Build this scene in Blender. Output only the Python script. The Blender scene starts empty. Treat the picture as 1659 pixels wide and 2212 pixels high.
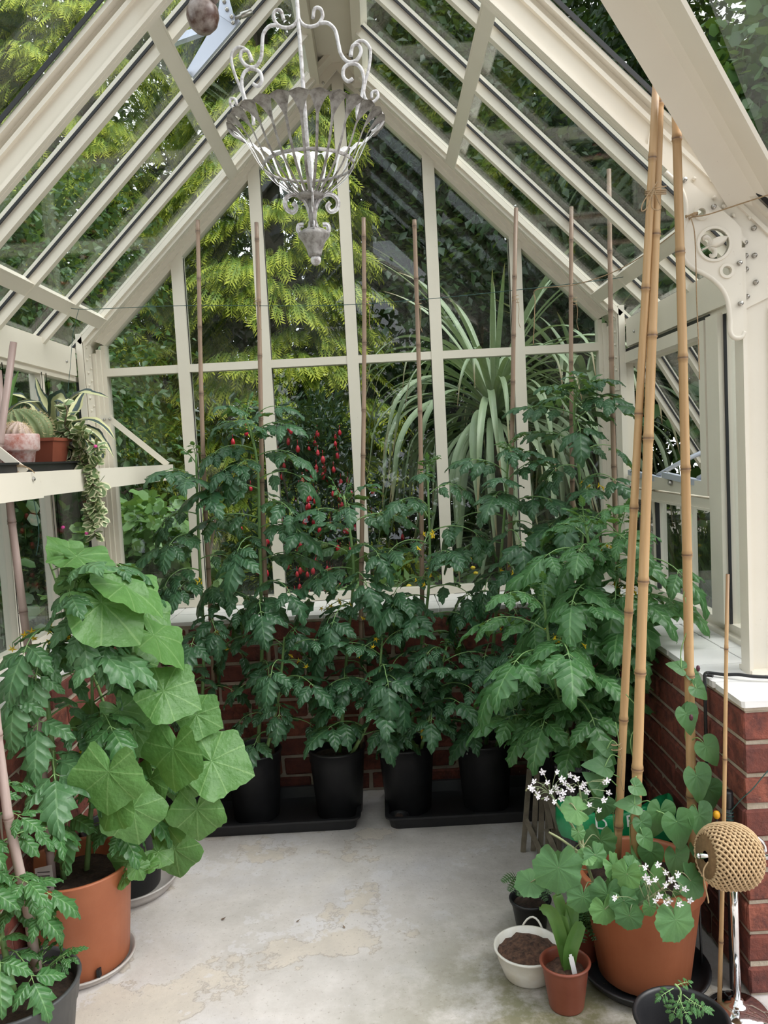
import bpy, bmesh, math, random
import numpy as np
from mathutils import Vector, Matrix, noise as mnoise

S = bpy.context.scene
COL = S.collection
V = Vector
PI = math.pi
rnd = random.Random(7)

# ------------------------------------------------------------------ camera
FPX, CW, CH = 1736.484, 1659.0, 2212.0
CAM = V((0.0, 0.0, 1.2985))
CF = V((0.00329108, 0.99733866, -0.07283385))
CR = V((0.99855079, -0.00719003, -0.05333492))
CU = V((0.05371666, 0.07255277, 0.99591697))
cd = bpy.data.cameras.new('camera')
cam = bpy.data.objects.new('camera', cd)
COL.objects.link(cam)
cd.sensor_fit = 'VERTICAL'
cd.sensor_height = 36.0
cd.sensor_width = 27.0
cd.lens = 36.0 * FPX / CH
cd.clip_start = 0.02
cd.clip_end = 200
cam.matrix_world = Matrix(((CR.x, CU.x, -CF.x, CAM.x), (CR.y, CU.y, -CF.y, CAM.y), (CR.z, CU.z, -CF.z, CAM.z), (0, 0, 0, 1)))
S.camera = cam


def P(x, y, Y):
    """real point seen at photo pixel (x, y) that stands at depth Y"""
    d = CF * FPX + CR * (x - CW / 2) + CU * (CH / 2 - y)
    return CAM + d * (Y / d.y)


# ------------------------------------------------------------------ sky, sun, exposure
w = bpy.data.worlds.new('overcast_sky')
S.world = w
w.use_nodes = True
nt = w.node_tree
bg = nt.nodes['Background']
tc = nt.nodes.new('ShaderNodeTexCoord')
ns = nt.nodes.new('ShaderNodeTexNoise')
ns.inputs['Scale'].default_value = 2.2
ns.inputs['Detail'].default_value = 5
cr = nt.nodes.new('ShaderNodeValToRGB')
cr.color_ramp.elements[0].position = 0.3
cr.color_ramp.elements[0].color = (0.80, 0.88, 1.0, 1)
cr.color_ramp.elements[1].position = 0.7
cr.color_ramp.elements[1].color = (1.0, 0.99, 0.97, 1)
nt.links.new(tc.outputs['Generated'], ns.inputs['Vector'])
nt.links.new(ns.outputs['Fac'], cr.inputs['Fac'])
nt.links.new(cr.outputs['Color'], bg.inputs['Color'])
bg.inputs['Strength'].default_value = 1.35
sd = bpy.data.lights.new('sun', 'SUN')
sd.energy = 3.2
sd.angle = math.radians(50)
sd.color = (1.0, 0.97, 0.92)
sun = bpy.data.objects.new('sun', sd)
COL.objects.link(sun)
sun.rotation_euler = V((-0.75, 0.12, -0.85)).to_track_quat('-Z', 'Y').to_euler()
sun.location = (3, -3, 8)
S.view_settings.view_transform = 'Standard'
S.view_settings.look = 'None'
S.view_settings.gamma = 1
S.view_settings.use_curve_mapping = False
S.view_settings.exposure = 0.82
S.cycles.max_bounces = 6
S.cycles.adaptive_threshold = 0.02
S.cycles.diffuse_bounces = 3
S.cycles.glossy_bounces = 3
S.cycles.transmission_bounces = 5
S.cycles.transparent_max_bounces = 16
S.cycles.caustics_reflective = False
S.cycles.caustics_refractive = False

# ------------------------------------------------------------------ materials


class NT:
    def __init__(s, name):
        s.m = bpy.data.materials.new(name)
        s.m.use_nodes = True
        s.t = s.m.node_tree
        s.b = s.t.nodes['Principled BSDF']
        s.out = s.t.nodes['Material Output']

    def n(s, typ, **kw):
        nd = s.t.nodes.new(typ)
        for k, v in kw.items():
            if hasattr(nd, k):
                setattr(nd, k, v)
            else:
                nd.inputs[k].default_value = v
        return nd

    def l(s, a, b):
        s.t.links.new(a, b)

    def noise(s, scale, detail=3, rough=.55, vec=None, out='Fac'):
        nd = s.n('ShaderNodeTexNoise')
        nd.inputs['Scale'].default_value = scale
        nd.inputs['Detail'].default_value = detail
        nd.inputs['Roughness'].default_value = rough
        if vec is not None:
            s.l(vec, nd.inputs['Vector'])
        return nd.outputs[out]

    def ramp(s, fac, stops):
        r = s.n('ShaderNodeValToRGB')
        e = r.color_ramp.elements
        while len(e) < len(stops):
            e.new(0.5)
        for i, (p, c) in enumerate(stops):
            e[i].position = p
            e[i].color = (*c, 1) if len(c) == 3 else c
        s.l(fac, r.inputs['Fac'])
        return r.outputs['Color']

    def mix(s, fac, a, b, mode='MIX'):
        m = s.n('ShaderNodeMix', data_type='RGBA', blend_type=mode)
        ins = [i for i in m.inputs if i.enabled]
        f = [i for i in ins if i.name == 'Factor'][0]
        A = [i for i in ins if i.name == 'A'][0]
        B = [i for i in ins if i.name == 'B'][0]
        for so, v in ((f, fac), (A, a), (B, b)):
            if hasattr(v, 'is_output'):
                s.l(v, so)
            elif isinstance(v, tuple):
                so.default_value = (*v, 1) if len(v) == 3 else v
            else:
                so.default_value = v
        return [o for o in m.outputs if o.enabled][0]

    def math(s, op, a, b=None, c=None):
        m = s.n('ShaderNodeMath', operation=op)
        for i, v in enumerate((a, b, c)):
            if v is None:
                continue
            if hasattr(v, 'is_output'):
                s.l(v, m.inputs[i])
            else:
                m.inputs[i].default_value = v
        return m.outputs[0]

    def obj(s):
        return s.n('ShaderNodeTexCoord').outputs['Object']

    def pos(s):
        return s.n('ShaderNodeNewGeometry').outputs['Position']

    def rand(s):
        return s.n('ShaderNodeObjectInfo').outputs['Random']

    def base(s, v):
        if hasattr(v, 'is_output'):
            s.l(v, s.b.inputs['Base Color'])
        else:
            s.b.inputs['Base Color'].default_value = (*v, 1)

    def bump(s, h, strength=.3, dist=.01):
        b = s.n('ShaderNodeBump')
        b.inputs['Strength'].default_value = strength
        b.inputs['Distance'].default_value = dist
        s.l(h, b.inputs['Height'])
        s.l(b.outputs[0], s.b.inputs['Normal'])

    def attr(s):
        a = s.n('ShaderNodeAttribute', attribute_name='luv')
        x = s.n('ShaderNodeSeparateXYZ')
        s.l(a.outputs['Vector'], x.inputs[0])
        return x.outputs


def plain(name, col, rough=.5, col2=None, scale=8, metal=0, spec=.5, bump=0, bscale=40, stops=(.35, .65)):
    t = NT(name)
    if col2:
        t.base(t.ramp(t.noise(scale, 5, .6, t.pos()), [(stops[0], col), (stops[1], col2)]))
    else:
        t.base(col)
    t.b.inputs['Roughness'].default_value = rough
    t.b.inputs['Metallic'].default_value = metal
    t.b.inputs['Specular IOR Level'].default_value = spec
    if bump:
        t.bump(t.noise(bscale, 4, .6, t.pos()), bump, .004)
    return t.m


def frame_mat(name, c1, c2):
    t = NT(name)
    n1 = t.noise(3, 4, .6, t.pos())
    base = t.ramp(n1, [(.3, c1), (.7, c2)])
    specks = t.ramp(t.noise(90, 3, .7, t.pos()), [(.70, (0, 0, 0)), (.78, (1, 1, 1))])
    t.base(t.mix(t.math('MULTIPLY', specks, .35), base, (.22, .15, .08)))
    t.b.inputs['Roughness'].default_value = .38
    t.b.inputs['Specular IOR Level'].default_value = .4
    return t.m


M = {}
M['cream'] = frame_mat('cream_paint', (.745, .685, .585), (.80, .74, .64))
M['gasket'] = plain('black_rubber', (.012, .012, .014), .5)
M['steel'] = plain('zinc_bolt', (.45, .43, .40), .35, metal=1)
M['silver'] = plain('silver_metal', (.62, .66, .78), .38, metal=.35)
M['chrome'] = plain('chrome', (.8, .8, .82), .08, metal=1)
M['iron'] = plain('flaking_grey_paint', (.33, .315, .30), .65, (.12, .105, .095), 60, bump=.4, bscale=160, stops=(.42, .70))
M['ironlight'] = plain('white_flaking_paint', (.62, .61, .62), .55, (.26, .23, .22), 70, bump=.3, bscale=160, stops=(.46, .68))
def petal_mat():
    t = NT('petal_lit_inside')
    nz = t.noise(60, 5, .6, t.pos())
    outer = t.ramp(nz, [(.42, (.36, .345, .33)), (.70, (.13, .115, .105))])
    inner = t.ramp(nz, [(.5, (.70, .69, .69)), (.75, (.36, .33, .31))])  # inner faces paler: the light falling on them is painted in
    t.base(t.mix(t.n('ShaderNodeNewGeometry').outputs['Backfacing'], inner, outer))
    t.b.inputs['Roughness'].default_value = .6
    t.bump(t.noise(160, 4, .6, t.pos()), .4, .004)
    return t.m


M['petal_lit_inside'] = petal_mat()
M['ball'] = plain('brown_glazed_ball', (.07, .03, .02), .35, (.30, .25, .23), 35, stops=(.4, .65))
M['blackplastic'] = plain('black_plastic', (.012, .012, .014), .42, (.018, .018, .02), 20, bump=.06, bscale=300)
M['greyplastic'] = plain('dark_grey_plastic', (.045, .047, .05), .5, (.06, .06, .062), 14)
M['blackfilm'] = plain('black_film', (.01, .01, .012), .16, bump=.9, bscale=28)
M['greenfilm'] = plain('green_film', (.01, .22, .075), .25, (.015, .30, .11), 16, bump=.5, bscale=40)
M['white'] = plain('white_plastic', (.8, .8, .8), .4)
M['enamel'] = plain('white_enamel', (.78, .76, .72), .35, (.70, .66, .58), 25, bump=.1)
M['terracotta'] = plain('terracotta_plastic', (.40, .125, .055), .48, (.47, .16, .075), 9, bump=.05, bscale=200)
M['brownplastic'] = plain('brown_plastic', (.21, .055, .032), .4, (.26, .075, .045), 10)
M['soil'] = plain('compost', (.018, .011, .008), .95, (.055, .032, .022), 70, bump=1, bscale=120)
M['chips'] = plain('bark_compost', (.03, .014, .009), .9, (.13, .065, .04), 90, bump=1, bscale=110)
M['saucer'] = plain('grey_saucer', (.50, .47, .45), .5, (.40, .36, .34), 12)
M['jute'] = plain('jute', (.56, .40, .235), .9, (.45, .30, .16), 120, bump=.5, bscale=400)
M['string'] = plain('twine_string', (.42, .30, .18), .9, (.30, .20, .11), 200)
M['wire'] = plain('green_wire', (.02, .07, .06), .5)
M['cable'] = plain('black_cable', (.012, .012, .013), .4)
M['blue'] = plain('blue_plastic', (.02, .33, .72), .35)
M['weathered'] = plain('weathered_timber', (.13, .11, .08), .85, (.21, .18, .135), 30, bump=.4, bscale=90)
M['bark'] = plain('tree_bark', (.10, .075, .055), .9, (.05, .04, .03), 12, bump=.8, bscale=30)
M['stalk'] = plain('green_stem', (.16, .30, .10), .5, (.22, .36, .13), 20)
M['dullstalk'] = plain('grey_green_stem', (.20, .27, .14), .55, (.26, .25, .13), 20)
M['woodystalk'] = plain('brown_stem', (.22, .15, .10), .7, (.15, .10, .07), 30)
M['yellow'] = plain('yellow_petal', (.85, .62, .03), .5)
M['orange'] = plain('orange_tip', (.85, .42, .02), .4)
M['red'] = plain('red_flower', (.42, .008, .022), .4, (.62, .02, .05), 30)
M['pink'] = plain('pink_flower', (.75, .08, .35), .5)
M['petal'] = plain('white_petal', (.86, .82, .86), .5)
M['purple'] = plain('purple_flower', (.06, .006, .02), .5)
M['lettering'] = plain('white_print', (.75, .78, .76), .4)
M['slate'] = plain('garden_soil', (.05, .04, .03), .9, (.09, .075, .05), 8)


def bamboo(name, c1, c2, node):
    t = NT(name)
    a = t.attr()
    mp = t.n('ShaderNodeMapping')
    mp.inputs['Scale'].default_value = (60, 60, 3)
    t.l(t.pos(), mp.inputs['Vector'])
    base = t.ramp(t.noise(1.0, 4, .6, mp.outputs[0]), [(.3, c1), (.7, c2)])
    t.base(t.mix(a[0], base, node))
    t.b.inputs['Roughness'].default_value = .45
    return t.m


M['cane_tan'] = bamboo('tan_bamboo', (.52, .34, .17), (.40, .235, .105), (.12, .06, .035))
M['cane_brown'] = bamboo('brown_bamboo', (.36, .25, .18), (.27, .18, .13), (.10, .06, .04))
M['cane_grey'] = bamboo('pinkish_grey_bamboo', (.47, .36, .33), (.36, .26, .235), (.16, .10, .08))


def leafmat(name, dark, light, vein, mode='pinnate', trans=.22, rough=.42, spec=.5, var=.35, tip=None, quilt=.6):
    t = NT(name)
    a = t.attr()
    r = t.rand()
    nz = t.noise(22, 3, .6, t.pos())
    f = t.math('ADD', t.math('MULTIPLY', nz, 1 - var), t.math('MULTIPLY', t.math('ADD', r, a[2]), var * .6))
    col = t.ramp(f, [(.25, dark), (.75, light)])
    av = t.math('ABSOLUTE', a[1])
    if mode == 'pinnate':
        mid = t.math('LESS_THAN', av, .055)
        ph = t.math('FRACT', t.math('SUBTRACT', t.math('MULTIPLY', a[0], 6.0), t.math('MULTIPLY', av, 1.3)))
        side = t.math('MULTIPLY', t.math('LESS_THAN', ph, .10), .55)
        ve = t.math('MAXIMUM', mid, side)
        hgt = t.math('SINE', t.math('MULTIPLY', ph, PI))
    elif mode == 'palmate':
        tri = t.math('ABSOLUTE', t.math('SUBTRACT', t.math('FRACT', t.math('ADD', t.math('MULTIPLY', a[0], 4.0), .5)), .5))
        lim = t.math('DIVIDE', .035, t.math('ADD', av, .25))
        ve = t.math('LESS_THAN', tri, lim)
        hgt = tri
    elif mode == 'stripe':
        ve = None
        hgt = nz
    else:
        ve = None
        hgt = nz
    if ve is not None:
        col = t.mix(t.math('MULTIPLY', ve, .75), col, vein)
    if mode == 'stripe':
        col = t.mix(t.ramp(av, [(vein[3], (0, 0, 0)), (vein[3] + .08, (1, 1, 1))]), col, vein[:3])
    if tip is not None:
        col = t.mix(t.ramp(a[0], [(tip[3], (0, 0, 0)), (1.0, (1, 1, 1))]), col, tip[:3])
    t.base(col)
    t.b.inputs['Roughness'].default_value = rough
    t.b.inputs['Specular IOR Level'].default_value = spec
    if quilt:
        t.bump(t.math('ADD', hgt, t.math('MULTIPLY', t.noise(70, 2, .5, t.pos()), .8)), quilt, .004)
    tr = t.n('ShaderNodeBsdfTranslucent')
    t.l(t.mix(.5, col, (.35, .55, .05), 'MIX'), tr.inputs['Color'])
    mx = t.n('ShaderNodeMixShader')
    mx.inputs[0].default_value = trans
    t.l(t.b.outputs[0], mx.inputs[1])
    t.l(tr.outputs[0], mx.inputs[2])
    t.l(mx.outputs[0], t.out.inputs['Surface'])
    return t.m


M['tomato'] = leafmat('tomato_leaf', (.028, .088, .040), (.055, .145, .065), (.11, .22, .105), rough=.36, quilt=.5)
M['tomato_lit'] = leafmat('left_lit_tomato_leaf', (.058, .155, .062), (.105, .235, .098), (.16, .30, .14), rough=.36, quilt=.5)  # stronger light on the left painted in as a paler leaf tone
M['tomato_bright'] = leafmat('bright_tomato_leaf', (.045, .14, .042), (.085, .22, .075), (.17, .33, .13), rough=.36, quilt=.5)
M['cucumber'] = leafmat('cucumber_leaf', (.085, .215, .052), (.14, .30, .085), (.21, .37, .13), 'palmate', rough=.45, quilt=1.0)
M['bean'] = leafmat('vine_leaf', (.05, .135, .05), (.10, .23, .075), (.07, .18, .06), 'palmate', rough=.5, quilt=.4)
M['geranium'] = leafmat('pelargonium_leaf', (.065, .165, .06), (.15, .32, .085), (.09, .22, .07), 'palmate', rough=.6, var=.55, quilt=.4)
M['broad'] = leafmat('strap_leaf', (.08, .19, .04), (.13, .26, .06), (.2, .33, .1), None, rough=.4, quilt=.2)
M['fern'] = leafmat('fern_frond', (.03, .09, .03), (.07, .17, .05), (.1, .2, .08), None, quilt=0)
M['agave'] = leafmat('agave_leaf', (.025, .05, .055), (.05, .085, .08), (.62, .60, .32, .42), 'stripe', trans=.05, rough=.5, quilt=0)
M['agave_mid'] = leafmat('agave_leaf_pale_centre', (.50, .50, .26), (.62, .62, .36), (.03, .055, .055, .5), 'stripe', trans=.05, rough=.5, quilt=0)
M['variegated'] = leafmat('variegated_leaf', (.16, .24, .10), (.24, .33, .13), (.66, .64, .42, .55), 'stripe', trans=.1, rough=.5, quilt=0)
M['cactus'] = plain('cactus_skin', (.13, .18, .07), .6, (.20, .24, .11), 30)
M['spine'] = plain('cactus_spine', (.62, .50, .28), .6)
M['cordyline'] = leafmat('cordyline_leaf', (.22, .29, .17), (.34, .41, .26), (.36, .40, .26), None, rough=.42, trans=.12, tip=(.30, .17, .09, .82), quilt=0, var=.7)
M['golden'] = leafmat('golden_conifer_spray', (.16, .26, .03), (.36, .43, .05), (.5, .5, .1), None, rough=.6, trans=.3, tip=(.58, .60, .055, .45), quilt=0, var=.6)
M['darktree'] = leafmat('dark_tree_leaf', (.018, .045, .018), (.060, .125, .042), (.1, .2, .1), None, rough=.4, trans=.18, quilt=0, var=.7)
M['midtree'] = leafmat('hawthorn_leaf', (.03, .08, .022), (.085, .17, .05), (.1, .2, .1), None, rough=.45, trans=.22, quilt=0, var=.7)
M['lightleaf'] = leafmat('currant_leaf', (.15, .29, .09), (.30, .45, .17), (.1, .2, .1), None, rough=.5, trans=.3, quilt=0, var=.7)
M['narrow'] = leafmat('lantern_bush_leaf', (.018, .045, .024), (.05, .095, .045), (.1, .2, .1), None, rough=.4, trans=.1, quilt=0, var=.7)
M['grass'] = leafmat('grass_blade', (.06, .15, .03), (.17, .29, .06), (.1, .2, .1), None, rough=.6, trans=.3, quilt=0, var=.8)


def glass_mat():
    t = NT('window_glass')
    lw = t.n('ShaderNodeLayerWeight')
    lw.inputs['Blend'].default_value = .5
    R = t.math('MULTIPLY_ADD', t.math('POWER', lw.outputs['Facing'], 4.0), .7, .035)
    tr = t.n('ShaderNodeBsdfTransparent')
    tr.inputs['Color'].default_value = (.94, .965, .955, 1)
    gl = t.n('ShaderNodeBsdfGlossy')
    gl.inputs['Roughness'].default_value = 0.0
    df = t.n('ShaderNodeBsdfDiffuse')
    df.inputs['Color'].default_value = (.62, .62, .56, 1)
    dirt = t.ramp(t.noise(3.5, 6, .65, t.pos()), [(.45, (0, 0, 0)), (.8, (1, 1, 1))])
    spk = t.ramp(t.noise(55, 2, .5, t.pos()), [(.74, (0, 0, 0)), (.78, (1, 1, 1))])
    fd = t.math('ADD', t.math('MULTIPLY', dirt, .045), t.math('MULTIPLY', spk, .10))
    m1 = t.n('ShaderNodeMixShader')
    t.l(fd, m1.inputs[0])
    t.l(tr.outputs[0], m1.inputs[1])
    t.l(df.outputs[0], m1.inputs[2])
    m2 = t.n('ShaderNodeMixShader')
    t.l(R, m2.inputs[0])
    t.l(m1.outputs[0], m2.inputs[1])
    t.l(gl.outputs[0], m2.inputs[2])
    t.l(m2.outputs[0], t.out.inputs['Surface'])
    return t.m


M['glass'] = glass_mat()


def brick_mat():
    t = NT('red_brick')
    r = t.rand()
    base = t.ramp(r, [(0, (.16, .045, .032)), (.5, (.235, .065, .043)), (1, (.30, .095, .06))])
    nz = t.noise(28, 5, .7, t.pos())
    col = t.mix(t.ramp(nz, [(.35, (1, 1, 1)), (.6, (0, 0, 0))]), base, (.10, .032, .026))
    chip = t.ramp(t.noise(60, 4, .7, t.pos()), [(.66, (0, 0, 0)), (.74, (1, 1, 1))])
    col = t.mix(t.math('MULTIPLY', chip, .5), col, (.42, .30, .22))
    t.base(col)
    t.b.inputs['Roughness'].default_value = .85
    t.bump(t.noise(70, 5, .7, t.pos()), .7, .006)
    return t.m


M['brick'] = brick_mat()
M['mortar'] = plain('lime_mortar', (.40, .33, .255), .95, (.50, .43, .345), 18, bump=.8, bscale=90)


def tile_mat():
    t = NT('white_tile')
    t.base(t.ramp(t.rand(), [(0, (.78, .76, .75)), (1, (.84, .82, .81))]))
    t.b.inputs['Roughness'].default_value = .3
    t.bump(t.noise(12, 2, .5, t.pos()), .25, .01)
    return t.m


M['tile'] = tile_mat()


def floor_mat():
    t = NT('peeling_painted_concrete')
    p = t.pos()
    warp = t.noise(1.6, 6, .65, p)
    pale = (.60, .555, .53)
    grey = (.45, .42, .395)
    cream = (.58, .515, .45)
    lav = (.57, .54, .545)
    c = t.ramp(warp, [(.34, grey), (.5, pale), (.62, lav)])
    mp = t.n('ShaderNodeMapping')
    mp.inputs['Location'].default_value = (3.3, 1.7, .4)
    t.l(p, mp.inputs['Vector'])
    peel = t.noise(2.1, 8, .62, mp.outputs[0])
    pmask = t.ramp(peel, [(.548, (0, 0, 0)), (.572, (1, 1, 1))])
    c = t.mix(pmask, c, cream)
    mot = t.ramp(t.noise(9, 7, .72, p), [(.40, (1, 1, 1)), (.60, (0, 0, 0))])
    c = t.mix(t.math('MULTIPLY', mot, .34), c, (.40, .36, .33))
    fl2 = t.ramp(t.noise(4.1, 8, .7, mp.outputs[0]), [(.575, (0, 0, 0)), (.59, (1, 1, 1))])
    c = t.mix(t.math('MULTIPLY', fl2, .55), c, (.63, .60, .61))
    edge = t.ramp(t.math('ABSOLUTE', t.math('SUBTRACT', peel, .56)), [(.0, (1, 1, 1)), (.006, (0, 0, 0))])
    c = t.mix(t.math('MULTIPLY', edge, .45), c, (.25, .20, .16))
    fine = t.ramp(t.noise(85, 4, .75, p), [(.59, (0, 0, 0)), (.68, (1, 1, 1))])
    x = t.n('ShaderNodeSeparateXYZ')
    t.l(p, x.inputs[0])
    # worn grey band and algae growing on the right hand side of the path
    wear = t.math('MULTIPLY', t.ramp(x.outputs[0], [(.0, (0, 0, 0)), (.25, (1, 1, 1))]), t.ramp(t.noise(5, 6, .7, p), [(.42, (0, 0, 0)), (.68, (1, 1, 1))]))
    c = t.mix(t.math('MULTIPLY', wear, .6), c, (.34, .305, .27))
    c = t.mix(t.math('MULTIPLY', fine, .6), c, (.24, .20, .17))
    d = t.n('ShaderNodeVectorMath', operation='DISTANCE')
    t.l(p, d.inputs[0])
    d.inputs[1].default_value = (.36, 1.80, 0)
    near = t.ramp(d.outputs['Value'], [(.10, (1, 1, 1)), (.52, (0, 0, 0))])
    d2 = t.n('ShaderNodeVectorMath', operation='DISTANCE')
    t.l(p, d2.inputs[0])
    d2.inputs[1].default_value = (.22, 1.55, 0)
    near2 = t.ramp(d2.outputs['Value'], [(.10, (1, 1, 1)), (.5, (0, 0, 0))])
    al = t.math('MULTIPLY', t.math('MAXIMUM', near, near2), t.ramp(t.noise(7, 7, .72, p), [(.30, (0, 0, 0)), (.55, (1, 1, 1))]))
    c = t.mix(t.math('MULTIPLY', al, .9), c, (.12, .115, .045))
    t.base(c)
    t.b.inputs['Roughness'].default_value = .7
    t.bump(t.math('ADD', t.math('MULTIPLY', pmask, -.6), t.noise(60, 5, .7, p)), .35, .004)
    return t.m


M['floor'] = floor_mat()

# ------------------------------------------------------------------ mesh building
ORG = {}


class MB:
    def __init__(s):
        s.v, s.f, s.u, s.mi = [], [], [], []

    def add(s, vs, fs, us=None, mi=0):
        o = len(s.v)
        s.v += [tuple(x) for x in vs]
        s.u += us if us else [(0, 0, 0)] * len(vs)
        s.f += [tuple(i + o for i in f) for f in fs]
        s.mi += [mi] * len(fs)

    def box(s, a, b, mi=0):
        (x0, y0, z0), (x1, y1, z1) = a, b
        s.add([(x0, y0, z0), (x1, y0, z0), (x1, y1, z0), (x0, y1, z0), (x0, y0, z1), (x1, y0, z1), (x1, y1, z1), (x0, y1, z1)],
              [(0, 3, 2, 1), (4, 5, 6, 7), (0, 1, 5, 4), (1, 2, 6, 5), (2, 3, 7, 6), (3, 0, 4, 7)], mi=mi)

    def bar(s, p0, p1, wd, ht, up=(0, 0, 1), mi=0):
        p0, p1 = V(p0), V(p1)
        d = (p1 - p0).normalized()
        sd_ = d.cross(V(up)).normalized()
        u_ = sd_.cross(d).normalized()
        vs = []
        for p in (p0, p1):
            for a, b in ((-1, -1), (1, -1), (1, 1), (-1, 1)):
                vs.append(p + sd_ * (a * wd / 2) + u_ * (b * ht / 2))
        s.add(vs, [(3, 2, 1, 0), (4, 5, 6, 7), (0, 1, 5, 4), (1, 2, 6, 5), (2, 3, 7, 6), (3, 0, 4, 7)], mi=mi)

    def prism(s, poly, dvec, mi=0):
        n = len(poly)
        d = V(dvec)
        vs = [V(p) for p in poly] + [V(p) + d for p in poly]
        fs = [tuple(range(n))[::-1], tuple(range(n, 2 * n))] + [(i, (i + 1) % n, n + (i + 1) % n, n + i) for i in range(n)]
        s.add(vs, fs, mi=mi)

    def tube(s, pts, rad, n=6, mi=0, us=None, cap=True):
        pts = [V(p) for p in pts]
        m = len(pts)
        if not hasattr(rad, '__len__'):
            rad = [rad] * m
        vs, uu = [], []
        ref = None
        for i, p in enumerate(pts):
            d = (pts[min(i + 1, m - 1)] - pts[max(i - 1, 0)])
            if d.length < 1e-9:
                d = V((0, 0, 1))
            d.normalize()
            if ref is None:
                ref = V((1, 0, 0)) if abs(d.x) < .8 else V((0, 1, 0))
            a = (ref - d * ref.dot(d))
            if a.length < 1e-5:
                a = d.orthogonal()
            a.normalize()
            ref = a
            b = d.cross(a)
            for k in range(n):
                t_ = 2 * PI * k / n
                vs.append(p + (a * math.cos(t_) + b * math.sin(t_)) * rad[i])
                uu.append(us[i] if us else (0, 0, 0))
        fs = [(i * n + k, i * n + (k + 1) % n, (i + 1) * n + (k + 1) % n, (i + 1) * n + k) for i in range(m - 1) for k in range(n)]
        if cap:
            fs += [tuple(range(n))[::-1], tuple(range((m - 1) * n, m * n))]
        s.add(vs, fs, uu, mi)

    def lathe(s, prof, c=(0, 0, 0), n=32, mi=0, ax=None):
        """prof: (r, z) list"""
        c = V(c)
        q = V(ax).to_track_quat('Z', 'Y') if ax else None
        vs, fs = [], []
        for r_, z_ in prof:
            for k in range(n):
                t_ = 2 * PI * k / n
                p = V((r_ * math.cos(t_), r_ * math.sin(t_), z_))
                vs.append(c + (q @ p if q else p))
        for i in range(len(prof) - 1):
            for k in range(n):
                fs.append((i * n + k, i * n + (k + 1) % n, (i + 1) * n + (k + 1) % n, (i + 1) * n + k))
        s.add(vs, fs, mi=mi)

    def sphere(s, c, r, n=12, sc=(1, 1, 1), mi=0):
        prof = [(max(1e-4, math.sin(PI * i / (n // 2)) * r), -math.cos(PI * i / (n // 2)) * r) for i in range(n // 2 + 1)]
        o = len(s.v)
        s.lathe(prof, (0, 0, 0), n, mi)
        for i in range(o, len(s.v)):
            x, y, z = s.v[i]
            s.v[i] = (c[0] + x * sc[0], c[1] + y * sc[1], c[2] + z * sc[2])

    def grid(s, rows, us=None, mi=0):
        nr, nc = len(rows), len(rows[0])
        vs = [p for r_ in rows for p in r_]
        uu = [u_ for r_ in us for u_ in r_] if us else None
        fs = [(i * nc + j, i * nc + j + 1, (i + 1) * nc + j + 1, (i + 1) * nc + j) for i in range(nr - 1) for j in range(nc - 1)]
        s.add(vs, fs, uu, mi)

    def xf(s, mat, start=0):
        for i in range(start, len(s.v)):
            s.v[i] = tuple(mat @ V(s.v[i]))

    def mesh(s, name, mats, org=(0, 0, 0), smooth=False):
        me = bpy.data.meshes.new(name)
        ox, oy, oz = org
        me.from_pydata([(x - ox, y - oy, z - oz) for x, y, z in s.v], [], s.f)
        for m_ in (mats if isinstance(mats, (list, tuple)) else [mats]):
            me.materials.append(M[m_] if isinstance(m_, str) else m_)
        me.polygons.foreach_set('material_index', s.mi)
        if smooth:
            me.polygons.foreach_set('use_smooth', [True] * len(s.f))
        if any(u != (0, 0, 0) for u in s.u):
            at = me.attributes.new('luv', 'FLOAT_VECTOR', 'POINT')
            at.data.foreach_set('vector', np.array(s.u, dtype=np.float32).ravel())
        me.update()
        return me


def tag(o, label=None, cat=None, group=None, kind=None, category=None):
    for k, v in (('label', label), ('category', cat or category), ('group', group), ('kind', kind)):
        if v:
            o[k] = v
    return o


def empty(name, loc, label=None, cat=None, group=None, kind=None):
    o = bpy.data.objects.new(name, None)
    o.empty_display_size = .05
    o.location = loc
    COL.objects.link(o)
    ORG[o.name] = V(loc)
    return tag(o, label, cat, group, kind)


def link(me, name, parent=None, mat=None):
    o = bpy.data.objects.new(name, me)
    COL.objects.link(o)
    if parent:
        o.parent = parent
    if mat is not None:
        mm = mat.copy()
        if parent:
            mm.translation = mm.translation - ORG[parent.name]
        o.matrix_basis = mm
        ORG[o.name] = mat.translation.copy()
    else:
        ORG[o.name] = ORG[parent.name] if parent else V((0, 0, 0))
    return o


def part(name, mb, mats, parent=None, smooth=False, org=None, **kw):
    """world-space mesh data -> an object under parent (or a top-level object with its own origin)"""
    if parent:
        og = ORG[parent.name]
        me = mb.mesh(name, mats, og, smooth)
        o = link(me, name, parent)
    else:
        og = V(org if org else (0, 0, 0))
        me = mb.mesh(name, mats, og, smooth)
        o = bpy.data.objects.new(name, me)
        COL.objects.link(o)
        o.location = og
        ORG[o.name] = og
    return tag(o, **kw)


def one(fn, *a, **k):
    m_ = MB()
    getattr(m_, fn)(*a, **k)
    return m_


def spline(pts, n=8):
    pts = [V(p) for p in pts]
    out = []
    for i in range(len(pts) - 1):
        p0, p1, p2, p3 = pts[max(i - 1, 0)], pts[i], pts[i + 1], pts[min(i + 2, len(pts) - 1)]
        for k in range(n):
            t = k / n
            out.append(.5 * ((2 * p1) + (p2 - p0) * t + (2 * p0 - 5 * p1 + 4 * p2 - p3) * t * t + (3 * p1 - p0 - 3 * p2 + p3) * t ** 3))
    out.append(pts[-1])
    return out


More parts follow.
